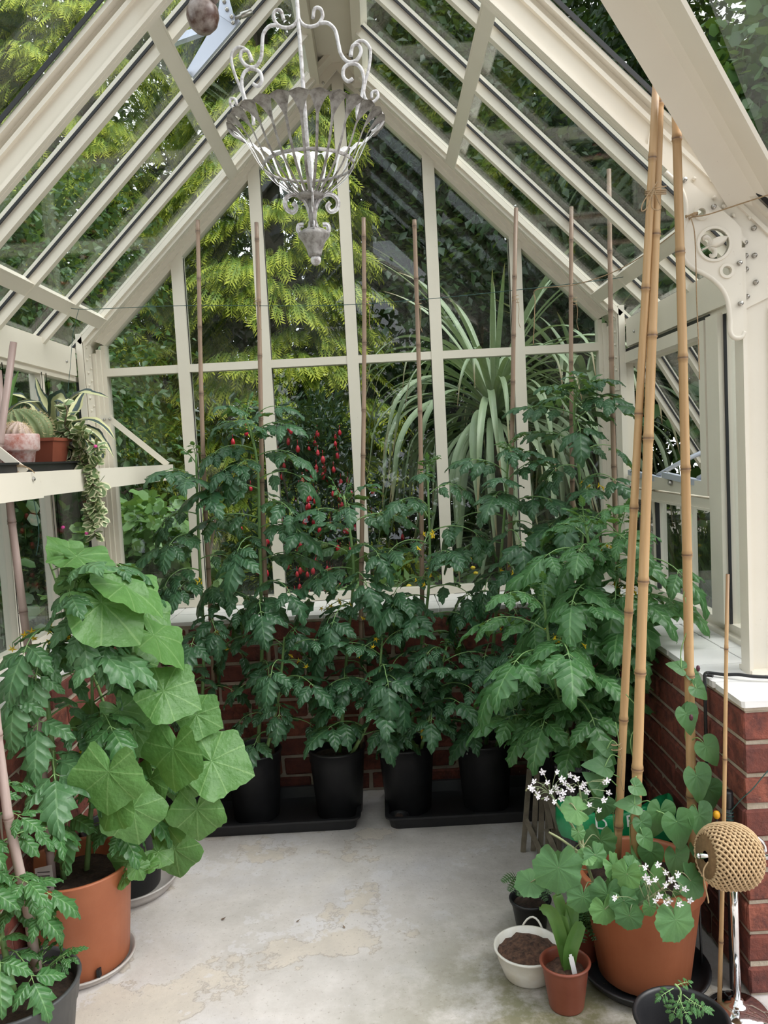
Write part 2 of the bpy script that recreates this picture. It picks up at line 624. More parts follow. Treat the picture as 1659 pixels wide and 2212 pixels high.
def frame_m(org, xd, nrm):
    x = V(xd).normalized()
    n_ = V(nrm)
    z = n_ - x * n_.dot(x)
    if z.length < 1e-4:
        z = x.orthogonal()
    z.normalize()
    y = z.cross(x)
    return Matrix(((x.x, y.x, z.x, org[0]), (x.y, y.y, z.y, org[1]), (x.z, y.z, z.z, org[2]), (0, 0, 0, 1)))


# ------------------------------------------------------------------ the setting: dimensions
XC = -0.083            # centre line
GY = 3.345             # gable glass
SILL = 0.70
CG = 2.88              # roof glass: z = CG - |x - XC|
XWR, XWL, YWB = 0.797, -0.985, 3.032    # inner faces of the dwarf walls
YN = 1.773             # near face of the right-hand return wall
GX = 1.10              # side glazing, distance from the centre line
Y0 = -0.6

fl = MB()
fl.box((-1.5, Y0, -.06), (2.6, 3.4, 0))
part('floor', fl, 'floor', kind='structure')

# ---- brick dwarf walls
bm = bmesh.new()
BR = []
for k in range(5):
    for L_ in (.212, .1):
        b = bmesh.new()
        bmesh.ops.create_cube(b, size=1)
        bmesh.ops.scale(b, vec=(L_, .10, .0625), verts=b.verts)
        bmesh.ops.bevel(b, geom=b.edges[:], offset=.005, segments=1, affect='EDGES')
        rr = random.Random(k * 9 + 1)
        for v_ in b.verts:
            v_.co += V((rr.uniform(-.003, .003), rr.uniform(-.0025, .0025), rr.uniform(-.003, .003)))
        me = bpy.data.meshes.new('brick')
        b.to_mesh(me)
        b.free()
        me.materials.append(M['brick'])
        BR.append((L_, me))
bm.free()


def brick_run(parent, p0, d, length, inward, z0=0.0, ncourse=9, phase=0.0):
    """courses of bricks along direction d from p0; their faces stand 6 mm proud of the mortar core"""
    d = V(d)
    inw = V(inward)
    for c in range(ncourse):
        z = z0 + .008 + c * .075 + .031
        x = -.112 * ((c + phase) % 2)
        while x < length - .03:
            a, b_ = max(x, 0), min(x + .212, length)
            L_ = b_ - a
            if L_ > .045:
                me = rnd.choice([m_ for l_, m_ in BR if (l_ > .15) == (L_ > .15)])
                base = .212 if L_ > .15 else .1
                cpt = V(p0) + d * ((a + b_) / 2) - inw * (.05 - .007 - rnd.uniform(-.002, .002))
                cpt.z = z
                sgn = rnd.choice((-1, 1))
                yv = -inw * sgn
                xv = d * sgn
                zv = xv.cross(yv)
                mt = Matrix(((xv.x * L_ / base, yv.x, zv.x, cpt.x), (xv.y * L_ / base, yv.y, zv.y, cpt.y), (xv.z, yv.z, zv.z, cpt.z), (0, 0, 0, 1)))
                link(me, 'brick', parent, mt)
            x += .224


wb = empty('wall_back', (XC, YWB, 0), kind='structure')
part('mortar', one('box', (XWL, YWB, 0), (XWR, YWB + .30, .678)), 'mortar', wb)
brick_run(wb, (XWL + .0, YWB, 0), (1, 0, 0), XWR - XWL, (0, -1, 0))
wl = empty('wall_left', (XWL, 1.6, 0), kind='structure')
part('mortar', one('box', (XWL - .30, Y0, 0), (XWL, YWB + .30, .678)), 'mortar', wl)
brick_run(wl, (XWL, 1.05, 0), (0, 1, 0), YWB - 1.05 - .012, (1, 0, 0), phase=1)
wr = empty('wall_right', (XWR, 2.4, 0), kind='structure')
part('mortar', one('box', (XWR, YN, 0), (XWR + .30, YWB + .30, .678)), 'mortar', wr)
brick_run(wr, (XWR, YN, 0), (0, 1, 0), YWB - YN - .012, (-1, 0, 0))
wf = empty('wall_front', (XWR + .3, YN, 0), kind='structure')
part('mortar', one('box', (XWR + .3, YN, 0), (2.3, YN + .30, .678)), 'mortar', wf)
brick_run(wf, (XWR - .007, YN, 0), (1, 0, 0), .78, (0, -1, 0), phase=1)

# ---- tiled sills: thin white tiles bedded on mortar, slightly proud of the brick face
TL = []
for k in range(4):
    b = bmesh.new()
    bmesh.ops.create_cube(b, size=1)
    bmesh.ops.bevel(b, geom=b.edges[:], offset=.035, segments=1, affect='EDGES')
    rr = random.Random(k + 40)
    for v_ in b.verts:
        v_.co += V((rr.uniform(-.008, .008), rr.uniform(-.008, .008), rr.uniform(-.06, .06)))
    me = bpy.data.meshes.new('tile')
    b.to_mesh(me)
    b.free()
    me.materials.append(M['tile'])
    TL.append(me)


def tiles(parent, x0, x1, y0, y1, sx, sy):
    nx, ny = max(1, round((x1 - x0) / sx)), max(1, round((y1 - y0) / sy))
    for i in range(nx):
        for j in range(ny):
            ax, bx = x0 + (x1 - x0) * i / nx + .0015, x0 + (x1 - x0) * (i + 1) / nx - .0015
            ay, by = y0 + (y1 - y0) * j / ny + .0015, y0 + (y1 - y0) * (j + 1) / ny - .0015
            mt = Matrix.Translation(((ax + bx) / 2, (ay + by) / 2, .692)) @ Matrix.Diagonal((bx - ax, by - ay, .016, 1))
            link(rnd.choice(TL), 'tile', parent, mt)


s1 = empty('trim_1', (XC, YWB + .1, .68), kind='structure')
part('tile_bed', one('box', (XWL - .3, YWB - .004, .676), (XWR + .3, YWB + .31, .686)), 'mortar', s1)
tiles(s1, XWL - .0, XWR + .0, YWB - .012, YWB + .30, .15, .15)
s2 = empty('trim_2', (XWL - .1, 2.0, .68), kind='structure')
part('tile_bed', one('box', (XWL - .30, Y0, .676), (XWL + .004, YWB - .004, .686)), 'mortar', s2)
tiles(s2, XWL - .30, XWL + .012, .9, YWB + .30, .15, .15)
s3 = empty('trim_3', (XWR + .1, 2.0, .68), kind='structure')
part('tile_bed', one('box', (XWR - .004, YN - .004, .676), (2.3, YN + .30, .686)), 'mortar', s3)
part('tile_bed', one('box', (XWR - .004, YN + .30, .676), (XWR + .3, YWB - .004, .686)), 'mortar', s3)
tiles(s3, XWR - .012, XWR + .30, YN - .012, YWB + .30, .15, .15)
tiles(s3, XWR + .30, XWR + .90, YN - .012, YN + .30, .15, .15)


def zr(x, c):
    return c - abs(x - XC)


# ---- gable window
g = empty('window_1', (XC, GY, SILL), kind='structure')
MX = [XC - .690, XC - .357, XC, XC + .345, XC + .681]
EX = 1.005
ZT = 1.688
edges = [XC - EX] + MX + [XC + EX]
for x in MX:
    top = zr(x, 2.80)
    m_ = MB()
    m_.prism([(x - .0235, GY - .03, SILL), (x + .0235, GY - .03, SILL), (x + .0235, GY - .03, zr(x + .0235, 2.82)), (x, GY - .03, zr(x, 2.82)), (x - .0235, GY - .03, zr(x - .0235, 2.82))], (0, .05, 0))
    mu = part('mullion', m_, 'cream', g)
    q_ = MB()
    for sx in (-1, 1):
        q_.box((x + sx * .0235 - .002, GY - .012, SILL + .03), (x + sx * .0235 + .002, GY - .004, zr(x + sx * .03, 2.79)))
    part('gasket', q_, 'gasket', mu)
for i in range(6):
    a, b = edges[i], edges[i + 1]
    ai, bi = a + (.0235 if i else 0), b - (.0235 if i < 5 else 0)
    tr = MB()
    tr.box((ai, GY - .028, ZT - .018), (bi, GY + .02, ZT + .014))
    part('transom', tr, 'cream', g)
    br_ = MB()
    br_.box((ai, GY - .03, SILL + .002), (bi, GY + .02, SILL + .032))
    part('bottom_rail', br_, 'cream', g)
    part('pane', one('box', (ai - .01, GY, SILL + .025), (bi + .01, GY + .004, ZT - .01)), 'glass', g)
    up = MB()
    zl, zh = zr(a, 2.81), zr(b, 2.81)
    up.prism([(ai - .01, GY, ZT + .008), (bi + .01, GY, ZT + .008), (bi + .01, GY, zr(bi, 2.82)), (ai - .01, GY, zr(ai, 2.82))], (0, .004, 0))
    part('pane', up, 'glass', g)
for sx in (-1, 1):
    nm = ('jamb', 'jamb')[sx > 0]
    for k, (d0, d1, y0, y1) in enumerate(((1.005, 1.022, GY - .028, GY + .02), (1.022, 1.038, GY - .040, GY + .02), (1.038, 1.056, GY - .052, GY + .02))):
        xs = sorted((XC + sx * d0, XC + sx * d1))
        part('jamb', one('box', (xs[0], y0, SILL), (xs[1], y1, zr(XC + d0, 2.80))), 'cream', g)
    # raking mouldings in three steps
    for k, (c0, c1, y0) in enumerate(((2.80, 2.825, GY - .028), (2.825, 2.848, GY - .040), (2.848, 2.873, GY - .052))):
        x1 = XC + sx * (1.005 + .0165 * k)
        poly = [(x1, y0, c0 - 1.005 - .0165 * k), (XC, y0, c0), (XC, y0, c1), (x1 + sx * .0165, y0, c1 - 1.0215 - .0165 * k)]
        part('raking_mould', one('prism', poly if sx < 0 else poly[::-1], (0, GY + .02 - y0, 0)), 'cream', g)
    # inner flange plates of the end frame: post plate and rafter plate with bolts
    pp = MB()
    xs = sorted((XC + sx * 1.058, XC + sx * 1.082))
    pp.box((xs[0], GY - .135, SILL), (xs[1], GY + .02, 1.83))
    pl = part('end_post', pp, 'cream', g)
    rf = MB()
    p0 = V((XC + sx * 1.07, GY - .05, 1.795))
    p1 = V((XC, GY - .05, 2.865))
    nrm = V((sx, 0, 1)).normalized()
    rf.bar(p0, p1, .17, .018, nrm)
    rfo = part('end_rafter', rf, 'cream', g)
    gp = MB()
    gx = XC + sx * 1.056
    gp.box((min(gx, gx - sx * .004), GY - .128, 1.50), (max(gx, gx - sx * .004), GY - .056, 1.80))
    gp.bar(V((gx - sx * .002, GY - .092, 1.80)), V((gx - sx * .16, GY - .092, 1.958)), .072, .006, nrm)
    go = part('gusset_plate', gp, 'cream', g)
    bo = MB()
    for z in (1.53, 1.58, 1.63, 1.68, 1.73, 1.78):
        for yy in (GY - .11, GY - .075):
            bo.sphere((gx - sx * .006, yy + rnd.uniform(-.004, .004), z + (.02 if yy > GY - .1 else 0)), .006, 8)
    for k in range(3):
        bo.sphere((gx - sx * (.05 + .05 * k), GY - .11 + .03 * (k % 2), 1.80 + .05 + .05 * k - .012), .006, 8)
    part('bolt', bo, 'cream', go, True)

# ---- roof
roof = empty('ceiling', (XC, 2.0, CG), kind='structure')
UPN = {-1: V((-1, 0, 1)).normalized(), 1: V((1, 0, 1)).normalized()}


def gbar(sx, y, ysplit=None):
    n_ = UPN[sx]
    e0 = V((XC + sx * 1.10, y, CG - 1.10 - .012))
    e1 = V((XC + sx * .10, y, CG - .10 - .012))
    b_ = MB()
    b_.bar(e0 - n_ * .010, e1 - n_ * .010, .024, .030, n_)
    b_.bar(e0 + n_ * .014, e1 + n_ * .014, .040, .010, n_)
    o = part('glazing_bar', b_, 'cream', roof)
    q = MB()
    for s_ in (-1, 1):
        q.bar(e0 + V((0, s_ * .018, 0)) + n_ * .0055, e1 + V((0, s_ * .018, 0)) + n_ * .0055, .004, .007, n_)
    part('gasket', q, 'gasket', o)


BY = [3.235, 2.905, 2.565, 2.245]
for sx in (-1, 1):
    for y in BY:
        gbar(sx, y)
for y in (1.64, 1.31, .98, .65, .32, 0.0, -.33):
    gbar(-1, y)
    if y < .7:
        gbar(1, y)


def rpane(sx, ya, yb, a0=1.10, a1=.10):
    n_ = UPN[sx]
    pts = [V((XC + sx * a0, ya, CG - a0)), V((XC + sx * a1, ya, CG - a1)), V((XC + sx * a1, yb, CG - a1)), V((XC + sx * a0, yb, CG - a0))]
    part('pane', one('prism', pts if sx > 0 else pts[::-1], n_ * .004), 'glass', roof)


YS = [3.34, 3.235, 2.905, 2.565, 2.245, 1.97, 1.64, 1.31, .98, .65, .32, 0.0, -.33]
for a, b in zip(YS, YS[1:]):
    rpane(-1, b, a)
for a, b in zip(YS[:5], YS[1:6]):
    rpane(1, b, a)
for a, b in zip(YS[9:], YS[10:]):
    rpane(1, b, a)

# purlins: angle sections running along the roof
for sx in (-1, 1):
    for (dx, z) in ((.417, 2.402), (.967, 1.855)):
        x = XC + sx * dx
        for (ya, yb) in ((1.985, 3.25),) + (((-.5, 1.955),) if sx < 0 else ()):
            u_ = MB()
            n_ = UPN[sx]
            tdir = V((-sx, 0, 1)).normalized()
            c0 = V((x, ya, z)) + n_ * .012
            c1 = V((x, yb, z)) + n_ * .012
            u_.bar(c0, c1, .046, .005, n_)
            u_.bar(c0 + n_ * .014 + tdir * .022, c1 + n_ * .014 + tdir * .022, .005, .034, n_)
            po = part('purlin', u_, 'cream', roof)
# ridge: inverted channel
rd = MB()
rd.box((XC - .068, Y0, 2.835), (XC + .068, 3.34, 2.85))
for s_ in (-1, 1):
    rd.box((XC + s_ * .085 - .016, Y0, 2.755), (XC + s_ * .085 + .016, 3.30, 2.85))
    rd.bar((XC + s_ * .10, Y0, 2.80), (XC + s_ * .10, 3.30, 2.80), .012, .06, UPN[s_])
part('ridge_beam', rd, 'cream', roof)
# apex gusset on the end frame
ag = MB()
ag.prism([(XC - .13, GY - .07, 2.735), (XC, GY - .07, 2.862), (XC + .13, GY - .07, 2.735), (XC + .07, GY - .07, 2.735), (XC, GY - .07, 2.81), (XC - .07, GY - .07, 2.735)][::-1], (0, .012, 0))
ago = part('apex_plate', ag, 'cream', roof)
bo = MB()
for dx in (-.09, -.055, .055, .09):
    bo.sphere((XC + dx, GY - .072, 2.85 - abs(dx) - .035), .006, 8)
part('bolt', bo, 'steel', ago, True)

# principal frame at Y = 1.97: web plates, lips, post
YP = 1.97
for sx in (-1, 1):
    n_ = UPN[sx]
    f_ = MB()
    a_ = V((XC + sx * 1.083, YP, 0))
    lo, hi = 2.735, 2.862
    poly = [(XC + sx * .983, YP, lo - .983), (XC, YP, lo), (XC, YP, hi), (XC + sx * 1.083, YP, hi - 1.083)]
    f_.prism(poly if sx < 0 else poly[::-1], (0, .014, 0))
    for c_, wd in ((lo + .008, .034), (2.82, .03), (2.858, .05)):
        f_.bar((XC + sx * (.983 + (c_ - lo) * .8), YP + .002, c_ - .983 - (c_ - lo) * .8), (XC, YP + .002, c_), wd, .010, n_)
    part('principal_rafter', f_, 'cream', roof)
    q = MB()
    for s_ in (-1, 1):
        e0 = V((XC + sx * 1.09, YP + .0 + s_ * .028, CG - 1.09 - .004))
        e1 = V((XC + sx * .1, YP + .0 + s_ * .028, CG - .1 - .004))
        q.bar(e0, e1, .004, .010, n_)
    part('gasket', q, 'gasket', roof)
    if sx > 0:
        ps = MB()
        ps.box((XC + .983, YP, SILL), (XC + 1.083, YP + .014, 1.80))
        ps.box((XC + .975, YP - .016, SILL), (XC + .985, YP + .03, 1.742))
        ps.box((XC + 1.046, YP - .010, SILL), (XC + 1.052, YP + .005, 1.60))
        ps.box((XC + 1.080, YP - .03, SILL), (XC + 1.095, YP + .04, 1.80))
        ps.box((XC + .978, YP - .022, SILL + .001), (XC + 1.10, YP + .05, SILL + .012))
        po = part('principal_post', ps, 'cream', roof)
        gp = MB()
        gp.prism([(XC + .989, YP - .006, 1.60), (XC + 1.07, YP - .006, 1.635), (XC + 1.07, YP - .006, 1.80), (XC + .78, YP - .006, 2.075), (XC + .76, YP - .006, 1.99), (XC + .989, YP - .006, 1.765)], (0, .007, 0))
        part('gusset_plate', gp, 'cream', po)
        b1, b2 = MB(), MB()
        for (x, y) in ((1630, 492), (1611, 523), (1612, 552), (1631, 551), (1613, 581), (1634, 609), (1615, 640), (1597, 568), (1600, 657)):
            c = P(x, y, YP - .012)
            b1.lathe([(.0001, -.006), (.006, -.006), (.006, 0), (.003, .001), (.003, .005), (.0001, .005)], c, 8, ax=(0, -1, 0))
        for (x, y) in ((1500, 386), (1537, 389), (1543, 427), (1580, 430), (1563, 446), (1585, 465), (1620, 470), (1607, 417)):
            b2.sphere(P(x, y, YP - .010), .005, 8)
        part('bolt', b1, 'steel', po, True)
        part('rivet', b2, 'cream', po, True)
    else:
        ps = MB()
        ps.box((XC - 1.083, YP, SILL), (XC - .983, YP + .014, 1.80))
        ps.box((XC - .985, YP - .016, SILL), (XC - .975, YP + .03, 1.742))
        part('principal_post', ps, 'cream', roof)

# valley beam and the transept roof that rises in front of it on the right
vb = MB()
v0, v1 = V((1.03, 2.02, 1.785)), V((XC + .08, 2.02 - .867 - .0, 1.785 + .867))
v0b = v0 - (v1 - v0).normalized() * .10
v0, v0s = v0b, v0
vb.bar(v0, v1, .075, .012, V((1, -1, 0)).cross(V((-1, -1, 1))).normalized() * 1)
dv = (v1 - v0).normalized()
nA = V((0.0, 1, 1)).normalized()
nB = V((1, 0, 1)).normalized()
s1_, s2_ = dv.cross(nA).normalized(), dv.cross(nB).normalized()
vb.add([v0, v1, v1 + s1_ * .075 , v0 + s1_ * .075, v0 + nA * .01, v1 + nA * .01, v1 + s1_ * .075 + nA * .01, v0 + s1_ * .075 + nA * .01],
       [(0, 1, 2, 3), (7, 6, 5, 4), (0, 4, 5, 1), (1, 5, 6, 2), (2, 6, 7, 3), (3, 7, 4, 0)])
vb.add([v0, v1, v1 - s2_ * .075, v0 - s2_ * .075, v0 + nB * .01, v1 + nB * .01, v1 - s2_ * .075 + nB * .01, v0 - s2_ * .075 + nB * .01],
       [(3, 2, 1, 0), (4, 5, 6, 7), (1, 5, 4, 0), (2, 6, 5, 1), (3, 7, 6, 2), (0, 4, 7, 3)])
part('valley_beam', vb, 'cream', roof)
tpn = V((0, 1, 1)).normalized()
for i, x in enumerate((1.45, 1.78, 2.11)):
    b_ = MB()
    e0, e1 = V((x, 2.02, 1.77)), V((x, .95, 2.84))
    b_.bar(e0 - tpn * .014, e1 - tpn * .014, .026, .036, tpn)
    b_.bar(e0 + tpn * .014, e1 + tpn * .014, .05, .010, tpn)
    part('glazing_bar', b_, 'cream', roof)
xs = [1.06, 1.45, 1.78, 2.11, 2.44]
for a, b in zip(xs, xs[1:]):
    part('pane', one('prism', [V((a, 2.02, 1.785)), V((b, 2.02, 1.785)), V((b, .95, 2.855)), V((max(a - 1.07, XC + .1) if a < 1.1 else a, .95, 2.855))], tpn * .004), 'glass', roof)
part('ridge_beam', one('box', (XC, .86, 2.80), (2.6, .95, 2.86)), 'cream', roof)
# eaves of the transept
part('eaves_beam', one('box', (1.0, 2.0, 1.66), (2.5, 2.06, 1.80)), 'cream', roof)
part('soffit_plate', one('prism', [V((.985, 1.96, 1.80)), V((2.5, 1.96, 1.80)), V((2.5, 2.07, 1.69)), V((.985, 2.07, 1.69))], (0, .01, .01)), 'cream', roof)

# ---- side windows
for (wn, sx, ya) in (('window_2', -1, Y0), ('window_3', 1, 2.0)):
    w_ = empty(wn, (XC + sx * GX, 2.6, SILL), kind='structure')
    xi = XC + sx * 1.083
    xo = XC + sx * 1.135
    eb = MB()
    eb.box((min(xi, xo), ya, 1.665), (max(xi, xo), 3.20, 1.772))
    eb.box((min(xi + sx * .012, xo), ya, 1.645), (max(xi + sx * .012, xo), 3.24, 1.665))
    ebo = part('eaves_beam', eb, 'cream', w_)
    cl = MB()
    cl.box((min(xi + sx * .02, xi + sx * .03), 3.19, 1.675), (max(xi + sx * .02, xi + sx * .03), 3.26, 1.745))
    clo = part('cleat', cl, 'cream', ebo)
    bo = MB()
    for z in (1.685, 1.735):
        for yy in (3.195, 3.235):
            bo.sphere((xi + sx * .018, yy, z), .007, 8)
    bo.sphere((xi - sx * .001, 3.10, 1.71), .006, 8)
    part('bolt', bo, 'steel', ebo, True)
    xg = XC + sx * GX
    lo_, hi_ = min(xg, xg + sx * .04), max(xg, xg + sx * .04)
    if sx < 0:
        ys = [2.905, 2.565, 2.245, 1.64, 1.31, .98, .65]
        rail = one('box', (lo_, ya, SILL), (hi_, 3.30, SILL + .035))
        part('bottom_rail', rail, 'cream', w_)
        for y in ys:
            mo = part('mullion', one('box', (lo_, y - .018, SILL + .035), (hi_, y + .018, 1.65)), 'cream', w_)
            q = MB()
            for s_ in (-1, 1):
                q.box((xg - .003 + .010 * (sx < 0), y + s_ * .020 - .003, SILL + .04), (xg + .003 + .004 * (sx < 0), y + s_ * .020 + .003, 1.65))
            part('gasket', q, 'gasket', mo)
        yy = [3.30, 2.905, 2.565, 2.245, 1.97, 1.64, 1.31, .98, .65, .3]
        for a, b in zip(yy, yy[1:]):
            part('pane', one('box', (xg - .022, b, SILL + .03), (xg - .018, a, 1.655)), 'glass', w_)
        part('gasket', one('box', (xg - .012, 3.262, SILL), (xg + .004, 3.275, 1.66)), 'gasket', w_)
    else:
        part('bottom_rail', one('box', (lo_, 2.06, SILL), (hi_, 3.30, SILL + .04)), 'cream', w_)
        part('bottom_rail', one('box', (lo_ - .02, 2.06, SILL), (lo_, 3.20, SILL + .014)), 'cream', w_)
        # main mullion between the vent bay and the narrow fixed light
        mo = part('mullion', one('box', (lo_ - .02, 2.345, SILL + .04), (hi_, 2.43, 1.65)), 'cream', w_)
        part('gasket', one('box', (lo_ - .004, 2.340, SILL + .04), (lo_ + .004, 2.345, 1.65)), 'gasket', mo)
        part('jamb', one('box', (lo_, 2.05, SILL + .04), (hi_, 2.09, 1.65)), 'cream', w_)
        part('pane', one('box', (xg + .018, 2.08, SILL + .035), (xg + .022, 2.35, 1.65)), 'glass', w_)
        # lower lights
        for y in (2.985, 2.70):
            mo = part('mullion', one('box', (lo_, y - .018, SILL + .04), (hi_, y + .018, 1.11)), 'cream', w_)
            q = MB()
            q.box((xg - .003, y - .024, SILL + .04), (xg + .012, y - .018, 1.09))
            part('gasket', q, 'gasket', mo)
            cp = part('clip', one('box', (lo_ - .004, y - .014, 1.02), (lo_, y + .014, 1.075)), 'cream', mo)
        for a, b in ((3.30, 2.985), (2.985, 2.70), (2.70, 2.42)):
            part('pane', one('box', (xg + .018, b, SILL + .035), (xg + .022, a, 1.10)), 'glass', w_)
        part('transom', one('box', (lo_ - .012, 2.43, 1.075), (hi_, 3.30, 1.105)), 'cream', w_)
        part('drip_rail', one('bar', (lo_ - .014, 2.42, 1.072), (lo_ - .014, 3.22, 1.072), .008, .008), 'cream', w_)
        # fixed casement frame around the vent
        z0, z1, y0, y1 = 1.115, 1.645, 2.44, 3.285
        fr = MB()
        fr.box((lo_ - .022, y0, z0), (lo_ + .02, y1, z0 + .045))
        fr.box((lo_ - .022, y0, z1 - .042), (lo_ + .02, y1, z1))
        fr.box((lo_ - .022, y0, z0 + .045), (lo_ + .02, y0 + .045, z1 - .042))
        fr.box((lo_ - .022, y1 - .05, z0 + .045), (lo_ + .02, y1, z1 - .042))
        part('vent_frame', fr, 'cream', w_)
        part('gasket', one('box', (lo_ - .002, 3.287, SILL + .05), (lo_ + .02, 3.297, 1.655)), 'gasket', w_)
        part('gasket', one('box', (lo_ - .01, 2.43, 1.647), (lo_ + .02, 3.29, 1.66)), 'gasket', w_)
        # open sash, hinged along its top edge
        sa = empty('vent_sash', (xg + .03, (y0 + y1) / 2, z1 - .03))
        sa.parent = w_
        sa.matrix_basis = Matrix.Translation(ORG[sa.name] - ORG[w_.name])
        Hs = .50
        ang = math.radians(31)
        dn = V((math.sin(ang), 0, -math.cos(ang)))
        nn = V((math.cos(ang), 0, math.sin(ang)))
        o_ = V((xg + .03, 0, z1 - .03))
        pt = lambda y, t_: V((o_.x, y, o_.z)) + dn * t_
        for y in (y0 + .045, (y0 * 2 + y1) / 3 + .02, (y0 + 2 * y1) / 3 - .0, y1 - .05):
            st = MB()
            st.bar(pt(y, 0), pt(y, Hs), .032, .028, nn)
            sto = part('sash_bar', st, 'cream', sa)
            q = MB()
            q.bar(pt(y - .019, 0.02) + nn * .004, pt(y - .019, Hs) + nn * .006, .004, .006, nn)
            part('gasket', q, 'gasket', sa)
        part('sash_rail', one('bar', pt(y0 + .03, Hs), pt(y1 - .035, Hs), .034, .030, nn), 'cream', sa)
        part('sash_rail', one('bar', pt(y0 + .03, 0), pt(y1 - .035, 0), .034, .030, nn), 'cream', sa)
        ysb = [y0 + .045, (y0 * 2 + y1) / 3 + .02, (y0 + 2 * y1) / 3, y1 - .05]
        for a, b in zip(ysb, ysb[1:]):
            part('pane', one('prism', [pt(a, .01) + nn * .006, pt(b, .01) + nn * .006, pt(b, Hs - .01) + nn * .006, pt(a, Hs - .01) + nn * .006], nn * .004), 'glass', sa)
        # winding gear of the vent
        vo = empty('vent_opener', (lo_ - .02, 2.75, 1.16), 'silver winding arms that hold the side vent open above the sill', 'opener')
        for (yb_, ye) in ((3.17, 2.86), (2.79, 2.49)):
            part('arm', one('bar', (lo_ - .028, yb_, 1.172), (lo_ - .01, ye, 1.150), .018, .02), 'silver', vo)
            part('strut', one('tube', spline([(lo_ - .01, ye + .05, 1.165), (lo_ + .07, ye - .05, 1.225), (lo_ + .15, ye - .06, 1.245), pt(ye - .06, Hs - .02)], 4), .008, 6), 'silver', vo, True)
            ppv = MB()
            ppv.prism([(lo_ - .026, yb_ + .01, 1.185), (lo_ - .026, yb_ - .03, 1.18), (lo_ - .026, yb_ - .06, 1.145), (lo_ - .026, yb_ - .045, 1.14)], (.004, 0, 0))
            ppv.sphere((lo_ - .028, yb_, 1.175), .009, 8)
            ppv.sphere((lo_ - .028, yb_ - .055, 1.145), .010, 8)
            part('mount', ppv, 'steel', vo)

# window on the return wall, right of the post
w4 = empty('window_4', (1.5, 2.06, SILL), kind='structure')
part('bottom_rail', one('box', (1.10, 2.03, SILL), (2.4, 2.07, SILL + .04)), 'cream', w4)
for x in (1.45, 1.8, 2.15):
    part('mullion', one('box', (x - .018, 2.03, SILL + .04), (x + .018, 2.07, 1.66)), 'cream', w4)
for a, b in ((1.06, 1.45), (1.45, 1.8), (1.8, 2.15)):
    part('pane', one('box', (a, 2.05, SILL + .03), (b, 2.054, 1.67)), 'glass', w4)

# ------------------------------------------------------------------ the garden outside
gd = MB()
gd.box((-14, -6, -.30), (14, 16, -.07))
part('ground', gd, 'slate', kind='structure')

T_LEAF = (np.array([[0, 0, 0], [.45, .30, .07], [1, 0, -.05], [.45, -.30, .07], [.5, 0, 0]]),
          [(0, 4, 1), (1, 4, 2), (2, 4, 3), (3, 4, 0)], np.array([0, .5, 1, .5, .5]))
T_ROUND = (np.array([[0, 0, 0], [.30, .40, .05], [.8, .34, .02], [1, 0, -.06], [.8, -.34, .02], [.3, -.40, .05], [.5, 0, -.03]]),
           [(0, 6, 1), (1, 6, 2), (2, 6, 3), (3, 6, 4), (4, 6, 5), (5, 6, 0)], np.array([0, .3, .8, 1, .8, .3, .5]))
T_NARROW = (np.array([[0, 0, 0], [.4, .11, .02], [1, 0, -.12], [.4, -.11, .02]]), [(0, 1, 2), (0, 2, 3)], np.array([0, .4, 1, .4]))


def spray_template():
    v, f, u = [], [], []

    def blade(p, q, wd, dz=0.):
        p, q = np.array(p, float), np.array(q, float)
        d = q - p
        nrm_ = np.array([-d[1], d[0], 0])
        nrm_ = nrm_ / (np.linalg.norm(nrm_) + 1e-9) * wd
        o = len(v)
        m_ = p + d * .55
        v.extend([p, m_ + nrm_ + [0, 0, dz], q, m_ - nrm_ + [0, 0, dz]])
        u.extend([p[0], m_[0], min(1, q[0] + .25), m_[0]])
        f.extend([(o, o + 1, o + 2), (o, o + 2, o + 3)])
    z = lambda x: -.30 * x * x
    blade((0, 0, 0), (1, 0, z(1)), .035)
    for i in range(6):
        x = .12 + i * .135
        ln = .42 * (1 - .45 * x) * (1 if i else .7)
        for s_ in (-1, 1):
            ex, ey = x + ln * .66, s_ * ln * .80
            blade((x, 0, z(x)), (ex, ey, z(ex) - .16 * ln), .034)
            if i < 4:
                mx, my = x + ln * .30, s_ * ln * .36
                blade((mx, my, z(mx)), (mx + .17, my + s_ * .03, z(mx + .17) - .02), .030)
    return np.array(v), f, np.array(u)


T_SPRAY = spray_template()


